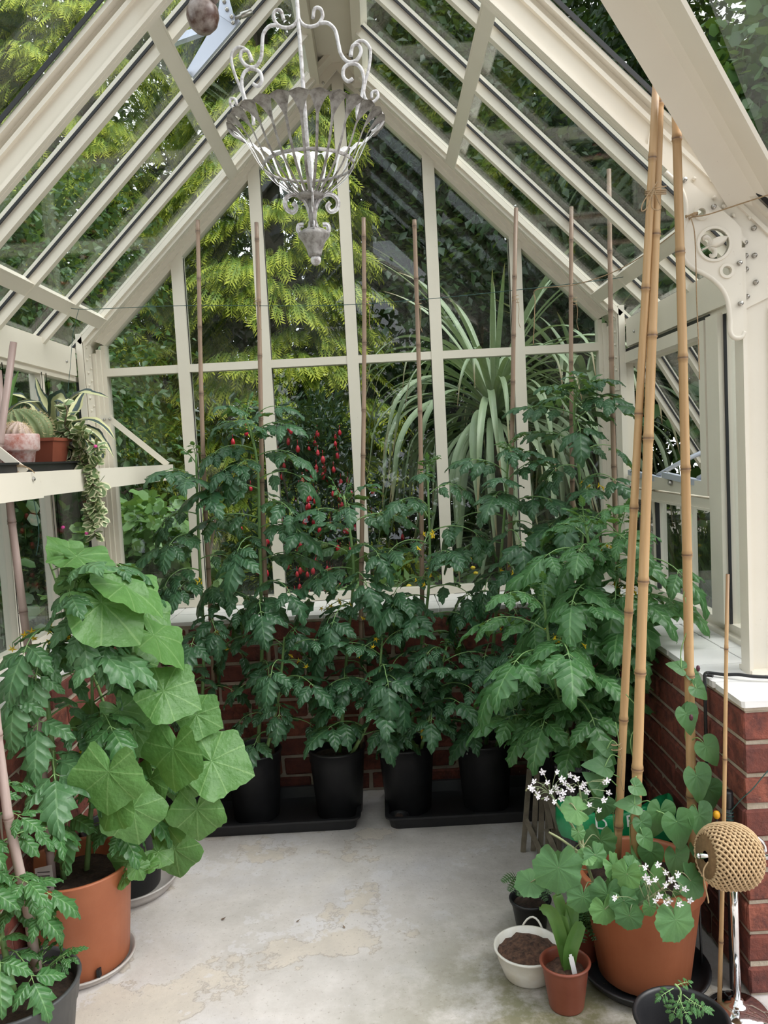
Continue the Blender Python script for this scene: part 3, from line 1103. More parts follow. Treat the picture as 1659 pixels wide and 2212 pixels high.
def scatter(name, tmpl, pos, xdir, nrm, size, mat, parent, rng, wid=1.0, **kw):
    tv, tf, tu = tmpl
    pos, x, n_ = np.asarray(pos, float), np.asarray(xdir, float), np.asarray(nrm, float)
    x = x / np.linalg.norm(x, axis=1, keepdims=True)
    n_ = n_ - x * np.sum(n_ * x, axis=1, keepdims=True)
    n_ = n_ / (np.linalg.norm(n_, axis=1, keepdims=True) + 1e-9)
    y = np.cross(n_, x)
    k, N = len(tv), len(pos)
    s_ = np.asarray(size, float).reshape(-1, 1, 1)
    W_ = (tv[None, :, 0:1] * x[:, None, :] + tv[None, :, 1:2] * y[:, None, :] * wid + tv[None, :, 2:3] * n_[:, None, :]) * s_ + pos[:, None, :]
    og = np.array(ORG[parent.name]) if parent else np.zeros(3)
    vs = (W_.reshape(-1, 3) - og).astype(np.float32)
    fa = np.array(tf)
    fs = (fa[None] + (np.arange(N) * k)[:, None, None]).reshape(-1, fa.shape[1])
    me = bpy.data.meshes.new(name)
    me.vertices.add(len(vs))
    me.vertices.foreach_set('co', vs.ravel())
    nf, c = fs.shape
    me.loops.add(nf * c)
    me.loops.foreach_set('vertex_index', fs.ravel().astype(np.int32))
    me.polygons.add(nf)
    me.polygons.foreach_set('loop_start', (np.arange(nf) * c).astype(np.int32))
    me.polygons.foreach_set('loop_total', np.full(nf, c, np.int32))
    me.materials.append(M[mat])
    at = me.attributes.new('luv', 'FLOAT_VECTOR', 'POINT')
    r_ = rng.random(N)
    uv = np.zeros((N, k, 3), np.float32)
    uv[:, :, 0] = tu[None]
    uv[:, :, 2] = (r_[:, None] - .5)
    at.data.foreach_set('vector', uv.ravel())
    me.update(calc_edges=True)
    me.validate()
    o = link(me, name, parent)
    return tag(o, **kw)


def unit(a):
    return a / (np.linalg.norm(a, axis=1, keepdims=True) + 1e-9)


def leafy(parent, mat, blobs, per, size, rng, tmpl=T_LEAF, name='foliage', hang=.35, wid=1.0, zmin=0.02):
    """leaves over the surface of overlapping blobs (x, y, z, r)"""
    ps, ns_ = [], []
    for (x, y, z, r_) in blobs:
        n = int(per * r_ * r_)
        d = unit(rng.normal(size=(n, 3)))
        rr = r_ * (rng.random((n, 1)) ** .35) * (1 + .15 * rng.normal(size=(n, 1)))
        ps.append(np.array([[x, y, z]]) + d * rr * np.array([[1, 1, .85]]))
        ns_.append(d)
    p, d = np.concatenate(ps), np.concatenate(ns_)
    k = p[:, 2] > zmin
    p, d = p[k], d[k]
    n = len(p)
    nr = unit(d * .5 + np.array([[0, 0, .8]]) + rng.normal(size=(n, 3)) * .45)
    x = d + rng.normal(size=(n, 3)) * .6 + np.array([[0, 0, -hang]])
    return scatter(name, tmpl, p, x, nr, size * (.6 + .8 * rng.random(n)), mat, parent, rng, wid, kind='stuff')


def branchy(parent, x, y, z0, h, r, nb, spread, rr, bark='bark'):
    m_ = MB()
    m_.tube(spline([(x, y, z0), (x + .05, y, z0 + h * .3), (x - .04, y + .03, z0 + h * .65), (x, y, z0 + h)], 3), [r * (1 - .075 * i) for i in range(10)], 8)
    part('trunk', m_, bark, parent, True)
    for k in range(nb):
        t_ = .25 + .7 * k / nb
        a = rr.uniform(0, 2 * PI)
        b0 = V((x, y, z0 + h * t_))
        L_ = spread * (1.1 - .6 * t_)
        b1 = b0 + V((math.cos(a) * L_ * .5, math.sin(a) * L_ * .5, L_ * .25))
        b2 = b0 + V((math.cos(a) * L_, math.sin(a) * L_, L_ * .38))
        part('branch', one('tube', spline([b0, b1, b2], 3), [r * .4 * (1 - .13 * i) for i in range(7)], 5), bark, parent, True)


def conifer(x, y, H, R, ns, seed, label):
    rng = np.random.default_rng(seed)
    rr = random.Random(seed)
    t_ = empty('golden_conifer', (x, y, -.07), label, 'tree', 'golden conifers beyond the gable glass')
    part('trunk', one('tube', [(x, y, -.07), (x, y, H * .95)], [.16, .03], 8), 'bark', t_, True)
    ps, xs_, ns_ = [], [], []
    nb = ns // 50
    for b in range(nb):
        hz = .15 + (H - .3) * (b + rr.random()) / nb
        a = -PI / 2 + rr.uniform(-1.75, 1.75)
        Rr = R * (1.05 - .85 * (hz / H) ** 1.4) * rr.uniform(.80, 1.12)
        dr = np.array([math.cos(a), math.sin(a), 0])
        sd_ = np.array([-math.sin(a), math.cos(a), 0])
        n = 50
        s_ = .40 + .60 * rng.random(n) ** .6
        lat = (rng.random(n) - .5) * .75 * Rr * s_ * .8
        zz = hz + .35 * s_ * Rr * .5 - .55 * (s_ ** 2) * Rr * .55 - .25 * np.abs(lat) + rng.normal(size=n) * .025
        p = np.array([[x, y, 0]]) + dr * (s_ * Rr)[:, None] + sd_ * lat[:, None]
        p[:, 2] = zz
        xd = dr * 1.0 + sd_ * (lat / (Rr * .4))[:, None] * .8 + np.array([0, 0, -.75]) + rng.normal(size=(n, 3)) * .20
        ps.append(p)
        xs_.append(xd)
        ns_.append(np.tile(np.array([[0, 0, 1.0]]), (n, 1)) + dr * .6 + rng.normal(size=(n, 3)) * .42)
    p, xd, nn_ = np.concatenate(ps), np.concatenate(xs_), np.concatenate(ns_)
    k = p[:, 2] > .02
    scatter('foliage', T_SPRAY, p[k], xd[k], nn_[k], .11 + .10 * rng.random(k.sum()) ** 1.5, 'golden', t_, rng, kind='stuff')


conifer(-.78, 6.7, 7.6, 1.0, 17000, 3, 'golden conifer right behind the left half of the gable glass')
conifer(-2.45, 7.4, 8.6, 1.35, 15000, 5, 'taller golden conifer seen mostly through the left roof panes')


def crown(cx, cy, cz, rx, ry, rz, nb, br, rr):
    out = []
    for _ in range(nb):
        while True:
            d = V((rr.gauss(0, 1), rr.gauss(0, 1), rr.gauss(0, 1)))
            if d.length > .1:
                break
        d.normalize()
        q = rr.uniform(.55, 1.0)
        out.append((cx + d.x * rx * q, cy + d.y * ry * q, cz + d.z * rz * q, br * rr.uniform(.7, 1.3)))
    return out


T_TREE = (np.array([[0, 0, 0], [.45, .29, .08], [1, 0, -.08], [.45, -.29, .08]]), [(0, 2, 1), (0, 3, 2)], np.array([0, .5, 1, .5]))


def tree(name, label, group, x, y, H, rx, rz, mat, nb, br, per, size, seed, tmpl=None, cz=None, trunk=.14):
    tmpl = tmpl or T_TREE
    per = per * (1.9 if tmpl is T_TREE else 1)
    rr = random.Random(seed)
    rng = np.random.default_rng(seed)
    t_ = empty(name, (x, y, -.07), label, 'tree', group)
    cz = cz if cz else H - rz
    branchy(t_, x, y, -.07, H * .85, trunk, 6, rx * .8, rr)
    leafy(t_, mat, crown(x, y, cz, rx, rx, rz, nb, br, rr), per, size, rng, tmpl)


G = 'garden trees around the greenhouse'
tree('dark_tree', 'dark green tree behind the right half of the gable', G, 1.3, 8.2, 6.8, 1.9, 3.4, 'darktree', 130, .50, 900, .085, 11, cz=3.3)
tree('dark_tree', 'dark glossy tree behind the ridge, between golden conifer and cordyline', G, .15, 8.4, 8.5, 1.2, 4.2, 'darktree', 110, .46, 900, .085, 12, cz=4.3)
tree('dark_tree', 'dark tree with sky glinting through, above the right roof panes', G, 3.5, 7.0, 8.6, 2.0, 3.8, 'darktree', 150, .52, 760, .085, 13, cz=4.7)
tree('dark_tree', 'dark tree in the top corner beyond the valley beam', G, 4.9, 4.7, 8.4, 1.7, 3.6, 'darktree', 120, .50, 700, .085, 14, cz=4.7)
tree('hawthorn_tree', 'mid green hawthorn tree behind the left gable rafter', G, -2.05, 5.2, 3.3, .72, 1.5, 'midtree', 70, .34, 1300, .052, 15, cz=1.75)
tree('hawthorn_tree', 'bushy hawthorn tree under the lower left roof panes', G, -3.2, 5.9, 4.0, 1.0, 1.9, 'midtree', 80, .38, 1300, .056, 29, cz=2.1)
tree('hawthorn_tree', 'hawthorn with paler leaves outside the left side windows', G, -3.0, 3.1, 3.6, .75, 1.8, 'midtree', 70, .34, 1300, .065, 16, T_ROUND, cz=1.8)
tree('dark_tree', 'dark tree against the sky in the top left corner', G, -5.9, 4.2, 6.6, 1.6, 3.2, 'darktree', 100, .5, 700, .085, 17, cz=3.6)
tree('dark_tree', 'tall dark tree standing behind the tall golden conifer', G, -2.9, 9.4, 9.5, 2.2, 4.4, 'darktree', 120, .62, 420, .12, 24, cz=4.8)
tree('dark_tree', 'tall dark tree filling the gap between the two golden conifers', G, -5.6, 8.4, 9.0, 2.0, 4.2, 'darktree', 120, .60, 420, .12, 25, cz=4.6)
tree('dark_tree', 'tall dark tree at the far right behind the glinting one', G, 2.6, 10.4, 10.0, 2.6, 4.8, 'darktree', 130, .66, 420, .12, 26, cz=5.2)
tree('dark_tree', 'dark tree added unseen behind the camera to darken the gable reflections', G, -2.2, -6.5, 5.6, 2.4, 2.6, 'darktree', 90, .7, 220, .16, 27, cz=2.8)  # unseen tree, added so the gable glass mirrors something dark
tree('dark_tree', 'second dark tree added unseen behind the camera to darken the pane reflections', G, 3.2, -6.0, 5.2, 2.4, 2.5, 'darktree', 90, .7, 220, .16, 28, cz=2.6)  # likewise added out of view for the reflections
tree('sycamore_tree', 'light green broadleaf tree just outside the right roof slope', G, 2.75, 4.6, 4.0, .8, 1.7, 'midtree', 60, .36, 1200, .085, 18, T_ROUND, cz=2.2)
tree('apple_tree', 'leafy bush outside the open side vent', G, 2.35, 3.2, 2.6, .55, 1.25, 'midtree', 70, .30, 1300, .075, 19, T_ROUND, cz=1.35, trunk=.05)

hbk = empty('added_hedge', (0, -5, -.07), 'unseen hedge added behind the camera to cut light and darken gable reflections', 'hedge')  # unseen hedge, added to block light from behind and darken reflections
part('trunk', one('tube', [(-6, -5, .3), (4, -5, .3)], .05, 5), 'bark', hbk)
rr = random.Random(30)
leafy(hbk, 'midtree', [(rr.uniform(-6.5, 4), -5 + rr.uniform(-.4, .4), rr.uniform(.2, 2.6), rr.uniform(.5, .8)) for _ in range(110)], 260, .14, np.random.default_rng(30), T_TREE)
# clipped hedges close the view at the back and on the left
rr = random.Random(31)
hb = empty('boundary_hedge', (0, 9.8, -.07), 'dark boundary hedge across the back of the garden', 'hedge')
part('trunk', one('tube', [(-6, 9.9, .3), (6, 9.9, .3)], .05, 5), 'bark', hb)
leafy(hb, 'darktree', [(rr.uniform(-7, 7), 9.8 + rr.uniform(-.4, .4), rr.uniform(.2, 3.6), rr.uniform(.5, .8)) for _ in range(150)], 950, .11, np.random.default_rng(31), T_TREE)
hl = empty('ivy_hedge', (-2.3, 2.2, -.07), 'leafy ivy hedge close outside the left side windows', 'hedge')
part('trunk', one('tube', [(-2.35, .2, .3), (-2.35, 4.0, .3)], .04, 5), 'bark', hl)
leafy(hl, 'midtree', [(-2.30 + rr.uniform(-.22, .2), rr.uniform(.4, 4.3), rr.uniform(.1, 1.75), rr.uniform(.26, .4)) for _ in range(95)], 1500, .07, np.random.default_rng(32), T_ROUND, hang=.6)
hr = empty('laurel_hedge', (4.2, 4.0, -.07), 'dark hedge beyond the lawn on the right', 'hedge')
part('trunk', one('tube', [(5.2, 1.5, .3), (4.6, 8.5, .3)], .04, 5), 'bark', hr)
leafy(hr, 'darktree', [(5.0 - .05 * yy + rr.uniform(-.3, .3), yy, rr.uniform(.2, 2.9), rr.uniform(.4, .6)) for yy in [rr.uniform(1.0, 9.4) for _ in range(170)]], 1100, .10, np.random.default_rng(33), T_TREE)

# light currant bush and leafy ground cover behind the gable
cb = empty('currant_bush', (-1.30, 4.5, -.07), 'pale green lobed-leaf bush behind the lowest left gable pane', 'shrub')
for k in range(5):
    part('stem', one('tube', spline([(-1.30 + .05 * k, 4.5, -.07), (-1.5 + .12 * k, 4.45, .5), (-1.55 + .16 * k, 4.4, 1.0)], 3), .008, 5), 'woodystalk', cb)
leafy(cb, 'lightleaf', [(-1.35 + rr.uniform(-.33, .33), 4.45 + rr.uniform(-.25, .25), rr.uniform(.12, 1.02), rr.uniform(.13, .2)) for _ in range(52)], 4600, .058, np.random.default_rng(34), T_ROUND, hang=.3, wid=1.1)
gc = empty('cranesbill_clump', (.05, 4.2, -.07), 'low bright green plants outside the middle gable panes', 'plant')
part('stem', one('tube', [(.0, 4.2, -.07), (.02, 4.2, .3)], .01, 5), 'stalk', gc)
leafy(gc, 'lightleaf', [(rr.uniform(-.35, .5), 4.2 + rr.uniform(-.3, .3), rr.uniform(.06, .62), rr.uniform(.1, .16)) for _ in range(50)], 2600, .075, np.random.default_rng(35), T_NARROW, hang=.1, wid=2.2)
for k in range(6):
    m_ = MB()
    fx, fz = rr.uniform(.0, .5), rr.uniform(.6, .8)
    fp = part('flower', m_ if m_.v else one('sphere', (fx, 4.1, fz), .014, 8, (1, 1, .7)), 'yellow', gc)

# lantern bush with red hanging flowers
lb = empty('lantern_bush', (-.42, 5.0, -.07), 'dark narrow-leaved bush hung with red lantern flowers', 'shrub')
for k in range(6):
    a = k * 1.05
    part('stem', one('tube', spline([(-.42, 5.0, -.07), (-.42 + .14 * math.cos(a), 5 + .14 * math.sin(a), .6), (-.42 + .32 * math.cos(a), 5 + .3 * math.sin(a), 1.25)], 3), [.014, .013, .012, .011, .009, .007, .005], 5), 'bark', lb)
lbb = [(-.42 + rr.gauss(0, .20), 5.0 + rr.gauss(0, .16), rr.uniform(.15, 1.62), rr.uniform(.12, .2)) for _ in range(80)]
leafy(lb, 'narrow', lbb, 2600, .075, np.random.default_rng(36), T_NARROW, hang=-.2, wid=1.3)
fb = MB()
fb.lathe([(.001, 0), (.006, -.004), (.011, -.016), (.012, -.026), (.009, -.036), (.004, -.040)], (0, 0, 0), 8)
fb.tube([(0, 0, .03), (0, 0, 0)], .0012, 4)
fme = fb.mesh('flower', 'red', smooth=True)
for k in range(175):
    yv = 5.0 - rr.uniform(.05, .42)
    link(fme, 'flower', lb, Matrix.Translation((-.42 + rr.gauss(0, .20), yv, rr.uniform(.22, 1.50))) @ Matrix.Scale(rr.uniform(.8, 1.2), 4))

# cordylines: strap leaves arching from a crown


def strap(mb, pts, wmax, nrm=(0, 0, 1), fold=.22, shape=None, seg=6, base=.35, twist=0.0, nc=5):
    pts = spline(pts, seg)
    m = len(pts)
    rows, us = [], []
    for i, p in enumerate(pts):
        t_ = i / (m - 1)
        d = (pts[min(i + 1, m - 1)] - pts[max(i - 1, 0)]).normalized()
        sd_ = d.cross(V(nrm))
        if sd_.length < 1e-3:
            sd_ = V((1, 0, 0))
        sd_.normalize()
        up_ = sd_.cross(d).normalized()
        if twist:
            sd_ = (Matrix.Rotation(twist * t_, 3, d) @ sd_)
            up_ = sd_.cross(d).normalized()
        wd = wmax * (shape(t_) if shape else (base + (1 - base) * min(1, t_ * 3)) * max(.02, (1 - max(0, (t_ - .55) / .45) ** 1.6)))
        r_, q = [], []
        for j in range(nc):
            v_ = -1 + 2 * j / (nc - 1)
            r_.append(p + sd_ * (v_ * wd / 2) + up_ * (abs(v_) * wd * fold))
            q.append((t_, v_, 0))
        rows.append(r_)
        us.append(q)
    mb.grid(rows, us)


def cordyline(x, y, z, n, L, seed, label, wd=.036):
    rr = random.Random(seed)
    t_ = empty('cordyline', (x, y, -.07), label, 'palm', 'cordylines outside the gable')
    part('trunk', one('tube', [(x, y, -.07), (x + .02, y, z * .5), (x, y, z)], [.075, .06, .055], 10), 'bark', t_, True)
    vs = []
    for k in range(10):
        e0 = -.25 + .16 * k          # start elevation
        mb = MB()
        ln = L * rr.uniform(.85, 1.1)
        el = e0
        p = V((0, 0, 0))
        pts = [p.copy()]
        bend = rr.uniform(.34, .46) if e0 < 1.15 else .12
        for i in range(7):
            p = p + V((math.cos(el), 0, math.sin(el))) * ln / 7
            pts.append(p.copy())
            el -= bend * (.5 + .22 * i)
            el = max(el, -1.35)
        strap(mb, pts, wd, nrm=(0, 0, 1) if e0 < .9 else (-1, 0, .3), fold=.18, seg=3, base=.6, twist=rr.uniform(-.5, .5))
        vs.append(mb.mesh('leaf', 'cordyline', smooth=True))
    for k in range(n):
        f = (k + .5) / n
        i = min(9, int((f ** 1.05) * 10))
        a = k * 2.39996 + rr.uniform(-.25, .25)
        sc = rr.uniform(.8, 1.12)
        mt = Matrix.Translation((x, y, z + .09 * f)) @ Matrix.Rotation(a, 4, 'Z') @ Matrix.Rotation(rr.uniform(-.12, .12), 4, 'X') @ Matrix.Scale(sc, 4)
        link(vs[i], 'leaf', t_, mt)


cordyline(.66, 4.55, 1.42, 160, 1.08, 41, 'big arching cordyline outside the right half of the gable, nearest one')
cordyline(1.30, 5.0, 1.42, 100, .98, 42, 'second cordyline, half hidden behind the first and the gable post')
cordyline(.75, 4.75, .55, 60, .8, 43, 'low cordyline shoot under the big arching cordyline')

# grass on the right
gr = np.random.default_rng(50)
n = 16000
gp_ = np.stack([gr.uniform(2.6, 5.0, n), gr.uniform(1.2, 9.0, n), np.full(n, -.07)], 1)
xd = gr.normal(size=(n, 3)) * .35 + np.array([[0, 0, 1.0]])
scatter('lawn_grass', T_NARROW, gp_, xd, gr.normal(size=(n, 3)), .13 + .25 * gr.random(n) ** 2 + .12, 'grass', None, gr, .35, kind='stuff', label='long lawn grass outside the right hand windows', category='grass')

# ------------------------------------------------------------------ pots, trays and the like


def soil_disc(parent, x, y, z, r, mat='soil', seed=0, amp=.008, name='compost'):
    m_ = MB()
    rr = random.Random(seed)
    rows = []
    nr, na = 9, 28
    for i in range(nr):
        q = []
        for k in range(na + 1):
            a = 2 * PI * (k % na) / na
            r_ = r * i / (nr - 1)
            px, py = x + r_ * math.cos(a), y + r_ * math.sin(a)
            h = mnoise.noise(V((px * 40, py * 40, seed))) * amp + mnoise.noise(V((px * 110, py * 110, seed + 5))) * amp * .7 + amp * 1.5 * (1 - (i / (nr - 1)) ** 2)
            q.append((px, py, z + h))
        rows.append(q)
    m_.grid(rows)
    return part(name, m_, mat, parent, True)


def pot(name, x, y, rt, rb, h, mat, label, z0=0.0, soil=.86, soilmat='soil', lip=.0, liph=.03, group=None, ring=True, seed=0, cat='pot', th=.004):
    t_ = empty(name, (x, y, z0), label, cat, group)
    m_ = MB()
    rs = lambda q: rb + (rt - rb) * q
    pr = [(.001, 0), (rb * .96, 0), (rb, .004)]
    if lip:
        pr += [(rs((h - liph) / h), h - liph - .004), (rs((h - liph) / h) + lip, h - liph), (rt + lip, h - .006), (rt + lip + .003, h - .003), (rt + lip, h)]
    else:
        pr += [(rs(.80), h * .80), (rs(.80) + .002, h * .81), (rt, h - .010), (rt + .004, h - .008), (rt + .005, h - .003), (rt + .003, h)]
    pr += [(rt - th * .2, h), (rt - th, h - .006), (rs(soil - .1) - th, h * (soil - .1)), (rb - th, .012), (.001, .012)]
    m_.lathe(pr, (x, y, z0), 40)
    part('body', m_, mat, t_, True)
    if soil:
        soil_disc(t_, x, y, z0 + h * soil - .012, rs(soil) - th - .001, soilmat, seed)
    return t_


def plabel(parent, x, y, z, ln=.07, wd=.014, az=0., tilt=.2, name='plant_label'):
    m_ = MB()
    d = V((math.sin(tilt) * math.cos(az), math.sin(tilt) * math.sin(az), math.cos(tilt)))
    m_.bar(V((x, y, z)), V((x, y, z)) + d * ln, wd, .0012, (0, -1, .2))
    m_.bar(V((x, y, z)) + d * ln, V((x, y, z)) + d * (ln + .006), wd * .6, .0012, (0, -1, .2))
    return part(name, m_, 'white', parent)


def tray(x0, x1, y0, y1, label):
    t_ = empty('drip_tray', ((x0 + x1) / 2, (y0 + y1) / 2, 0), label, 'tray', 'black trays under the tomato pots')
    m_ = MB()

    def ring(x0_, x1_, y0_, y1_, z, r_, n=5):
        o = []
        for cx, cy, a0 in ((x1_ - r_, y1_ - r_, 0), (x0_ + r_, y1_ - r_, PI / 2), (x0_ + r_, y0_ + r_, PI), (x1_ - r_, y0_ + r_, 1.5 * PI)):
            for k in range(n):
                a = a0 + PI / 2 * k / (n - 1)
                o.append((cx + r_ * math.cos(a), cy + r_ * math.sin(a), z))
        return o
    i_ = .012
    rings = [ring(x0 + i_, x1 - i_, y0 + i_, y1 - i_, .0, .03), ring(x0 + .004, x1 - .004, y0 + .004, y1 - .004, .036, .03), ring(x0 - .006, x1 + .006, y0 - .006, y1 + .006, .038, .034),
             ring(x0 - .006, x1 + .006, y0 - .006, y1 + .006, .045, .034), ring(x0 + .008, x1 - .008, y0 + .008, y1 - .008, .045, .03), ring(x0 + .018, x1 - .018, y0 + .018, y1 - .018, .008, .025)]
    n = len(rings[0])
    vs = [p for r_ in rings for p in r_]
    fs = [(a * n + k, a * n + (k + 1) % n, (a + 1) * n + (k + 1) % n, (a + 1) * n + k) for a in range(len(rings) - 1) for k in range(n)]
    fs += [tuple(range(n))[::-1], tuple(range((len(rings) - 1) * n, len(rings) * n))]
    m_.add(vs, fs)
    part('body', m_, 'blackplastic', t_)
    return t_


tray(-.90, -.135, 2.70, 3.0, 'black drip tray, the left one, holding three of the tomato pots')
tray(-.038, .72, 2.685, 2.985, 'black drip tray, the right one, with a tiny pot in its front corner')
PB = 'tall black tomato pots along the back wall'
PZ = .009
PX = [(-.765, 2.84), (-.512, 2.852), (-.208, 2.842), (.043, 2.845), (.325, 2.838), (.60, 2.84)]
PLB = ['black pot with a white label, behind the cucumber leaves', 'black pot beside the cucumber leaves with a white tag at its rim', 'black pot at the right end of the left tray', 'black pot at the left end of the right tray, compost showing', 'black pot on the right tray with a drooping leaf over its front', 'black pot hidden behind the timber trellis and black film']
POTS = []
for k, (x, y) in enumerate(PX):
    POTS.append(pot('tomato_pot', x, y, .101, .082, .245, 'blackplastic', PLB[k], PZ, .88, group=PB, seed=k))
plabel(POTS[0], -.745, 2.757, .215, .05, .022, 0, .1)
plabel(POTS[1], -.545, 2.765, .225, .030, .018, 0, .15)
plabel(POTS[4], .262, 2.765, .222, .034, .016, 0, .3)
lt = part('plant_label', one('box', (.098, 2.80, .275), (.128, 2.8012, .31)), 'yellow', POTS[3])
part('stake', one('bar', (.113, 2.801, .22), (.113, 2.801, .28), .003, .002), 'white', POTS[3])
tp = pot('seedling_pot', .005, 2.735, .031, .026, .026, 'blackplastic', 'tiny black pot of compost in the front corner of the right tray', PZ, .85, seed=9)

# big terracotta pots
TR = pot('terracotta_pot', .578, 1.865, .142, .108, .262, 'terracotta', 'large terracotta pot with three canes in it, by the right wall', .014, .86, lip=.010, liph=.045, group='large terracotta pots', seed=11)
TLp = pot('terracotta_pot', -.848, 2.035, .140, .118, .262, 'terracotta', 'large terracotta pot by the left wall with a paper label inside', .016, .86, lip=.004, liph=.02, group='large terracotta pots', seed=12)
part('drain_hole', one('box', (-.775, 1.93, .026), (-.767, 1.944, .046)), 'gasket', TLp)
lb_ = MB()
lb_.bar((-.890, 1.945, .215), (-.905, 1.975, .300), .044, .001, (0, -1, .3))
lbo = part('paper_label', lb_, 'saucer', TLp)
ll = MB()
for k in range(7):
    c = V((-.8935 - .0012 * k, 1.951 + .0032 * k, .238 + .0085 * k))
    ll.bar(c + V((-.017, -.002, 0)), c + V((.014, -.002, 0)), .002, .0006, (0, -1, .3))
for k in range(5):
    c = V((-.886 + .0045 * k, 1.944, .222))
    ll.bar(c + V((-.012, -.002, -.006)), c + V((-.0125, -.000, .008)), .0014 + .0008 * (k % 2), .0006, (0, -1, .3))
part('printed_lines', ll, 'gasket', lbo)


def saucer(x, y, r, h, mat, label, z0=0.0):
    m_ = MB()
    m_.lathe([(.001, 0), (r * .86, 0), (r * .97, h * .6), (r, h), (r + .004, h + .001), (r + .004, h + .005), (r - .002, h + .005), (r * .93, h * .7), (r * .82, .008), (.001, .008)], (x, y, z0), 40)
    return part('saucer', m_, mat, None, True, (x, y, z0), label=label, category='saucer')


saucer(.578, 1.865, .150, .028, 'blackplastic', 'black saucer under the right hand terracotta pot')
saucer(-.848, 2.035, .132, .022, 'saucer', 'pale saucer under the left hand terracotta pot')
saucer(-.845, 2.405, .150, .034, 'saucer', 'grey saucer under the black cucumber pot')
CP = pot('cucumber_pot', -.845, 2.405, .120, .098, .20, 'blackplastic', 'black pot in a grey saucer behind the left terracotta pot', .009, .88, seed=13)
FL_ = pot('front_pot', -.845, 1.655, .132, .105, .205, 'greyplastic', 'dark grey pot of bare compost in the bottom left corner', 0, .90, lip=.004, liph=.05, seed=14)
FR_ = pot('front_pot', .555, 1.555, .090, .068, .125, 'blackplastic', 'wide black pot with one small seedling in the bottom right corner', 0, .45, lip=.003, liph=.022, seed=15)
BP = pot('bulb_pot', .368, 1.775, .054, .040, .110, 'brownplastic', 'small brown pot with a strappy bulb and a white label', 0, .86, soilmat='chips', seed=16, lip=.002, liph=.012)
plabel(BP, .385, 1.745, .085, .052, .011, 0, -.18)
DP = pot('fern_pot', .445, 1.95, .058, .045, .11, 'brownplastic', 'small brown pot of dark fern between the bulb and big terracotta pot', 0, .88, seed=17, lip=.002, liph=.015)
KP = pot('fern_pot', .345, 2.085, .052, .040, .085, 'blackplastic', 'small black pot of pale fern behind the white bowl', 0, .88, seed=18)

# white enamel bowl with two handles
BW = empty('enamel_bowl', (.303, 1.895, 0), 'white enamel bowl with two wire handles, filled with bark compost', 'bowl')
m_ = MB()
m_.lathe([(.001, 0), (.058, 0), (.061, .004), (.073, .038), (.080, .066), (.084, .069), (.084, .073), (.079, .073), (.070, .037), (.056, .010), (.001, .010)], (.303, 1.895, 0), 40)
part('body', m_, 'enamel', BW, True)
soil_disc(BW, .303, 1.895, .054, .074, 'chips', 21, .011)
for a in (1.25,):
    h_ = []
    for k in range(9):
        t_ = k / 8
        aa = a + (t_ - .5) * .62
        h_.append(V((.303 + (.085 + .012 * math.sin(PI * t_)) * math.cos(aa), 1.895 + (.085 + .012 * math.sin(PI * t_)) * math.sin(aa), .068 + .020 * math.sin(PI * t_) * (1 if a < 2 else -.3))))
    part('handle', one('tube', h_, .0028, 6), 'enamel', BW, True)

# ------------------------------------------------------------------ bamboo canes


def cane(p0, p1, r, mat, label, group=None, nodes=.2, seed=0, name='bamboo_cane', bow=.006):
    rr = random.Random(seed)
    p0, p1 = V(p0), V(p1)
    L_ = (p1 - p0).length
    d = (p1 - p0).normalized()
    sd_ = d.orthogonal().normalized()
    pts, rad, us = [], [], []
    z = rr.uniform(.05, nodes)
    stops = []
    while z < L_ - .02:
        stops.append(z)
        z += nodes * rr.uniform(.8, 1.25)
    keys = [(0, 1, 0)]
    for s_ in stops:
        keys += [(s_ - .012, .96, 0), (s_ - .004, 1.0, .25), (s_ - .001, 1.16, .35), (s_ + .0015, 1.02, 1.), (s_ + .005, 1.13, .3), (s_ + .013, .98, 0)]
    keys.append((L_, .97, .6))
    for s_, q, u_ in keys:
        t_ = s_ / L_
        pts.append(p0 + d * s_ + sd_ * (bow * math.sin(PI * t_ * 2 + seed)))
        rad.append(r * q * (1.08 - .2 * t_))
        us.append((u_, 0, 0))
    o = empty(name, p0, label, 'cane', group)
    # one stick: culm plus its cut top
    part('culm', one('tube', pts, rad, 10, us=us), mat, o, True)
    part('cut_end', one('lathe', [(.0001, .0005), (r * .5, .0005), (r * .85, 0)], pts[-1], 10, ax=d), 'soil', o)
    return o


BC = 'tomato canes along the back wall'
tops = [(424, 475), (551, 480), (785, 470), (897, 475), (1117, 450), (1235, 447), (1314, 365)]
ft = [(-.655, 2.87, .20), (-.45, 2.88, .21), (-.118, 2.87, .21), (.115, 2.88, .21), (.402, 2.87, .21), (.655, 2.88, .21), (.79, 2.74, .15)]
lbs = ['cane of the leftmost tomato in the back row', 'cane at the second gable mullion from the left', 'cane just right of the central gable mullion', 'cane left of the cordyline crown', 'cane in front of the fifth gable mullion', 'thin cane second from the right in the back row', 'tallest back-row cane, beside the right end post']
for k, (t_, f_) in enumerate(zip(tops, ft)):
    cane(f_, P(t_[0], t_[1], 2.87 if k < 6 else 2.80), .0085 if k != 6 else .0092, 'cane_brown', lbs[k], BC, seed=k + 1)
TRI = 'tripod of thick canes in the right terracotta pot'
apex = P(1423, 395, 1.84)


def thru(foot, py_top, px_top, Y):
    return P(px_top, py_top, Y)


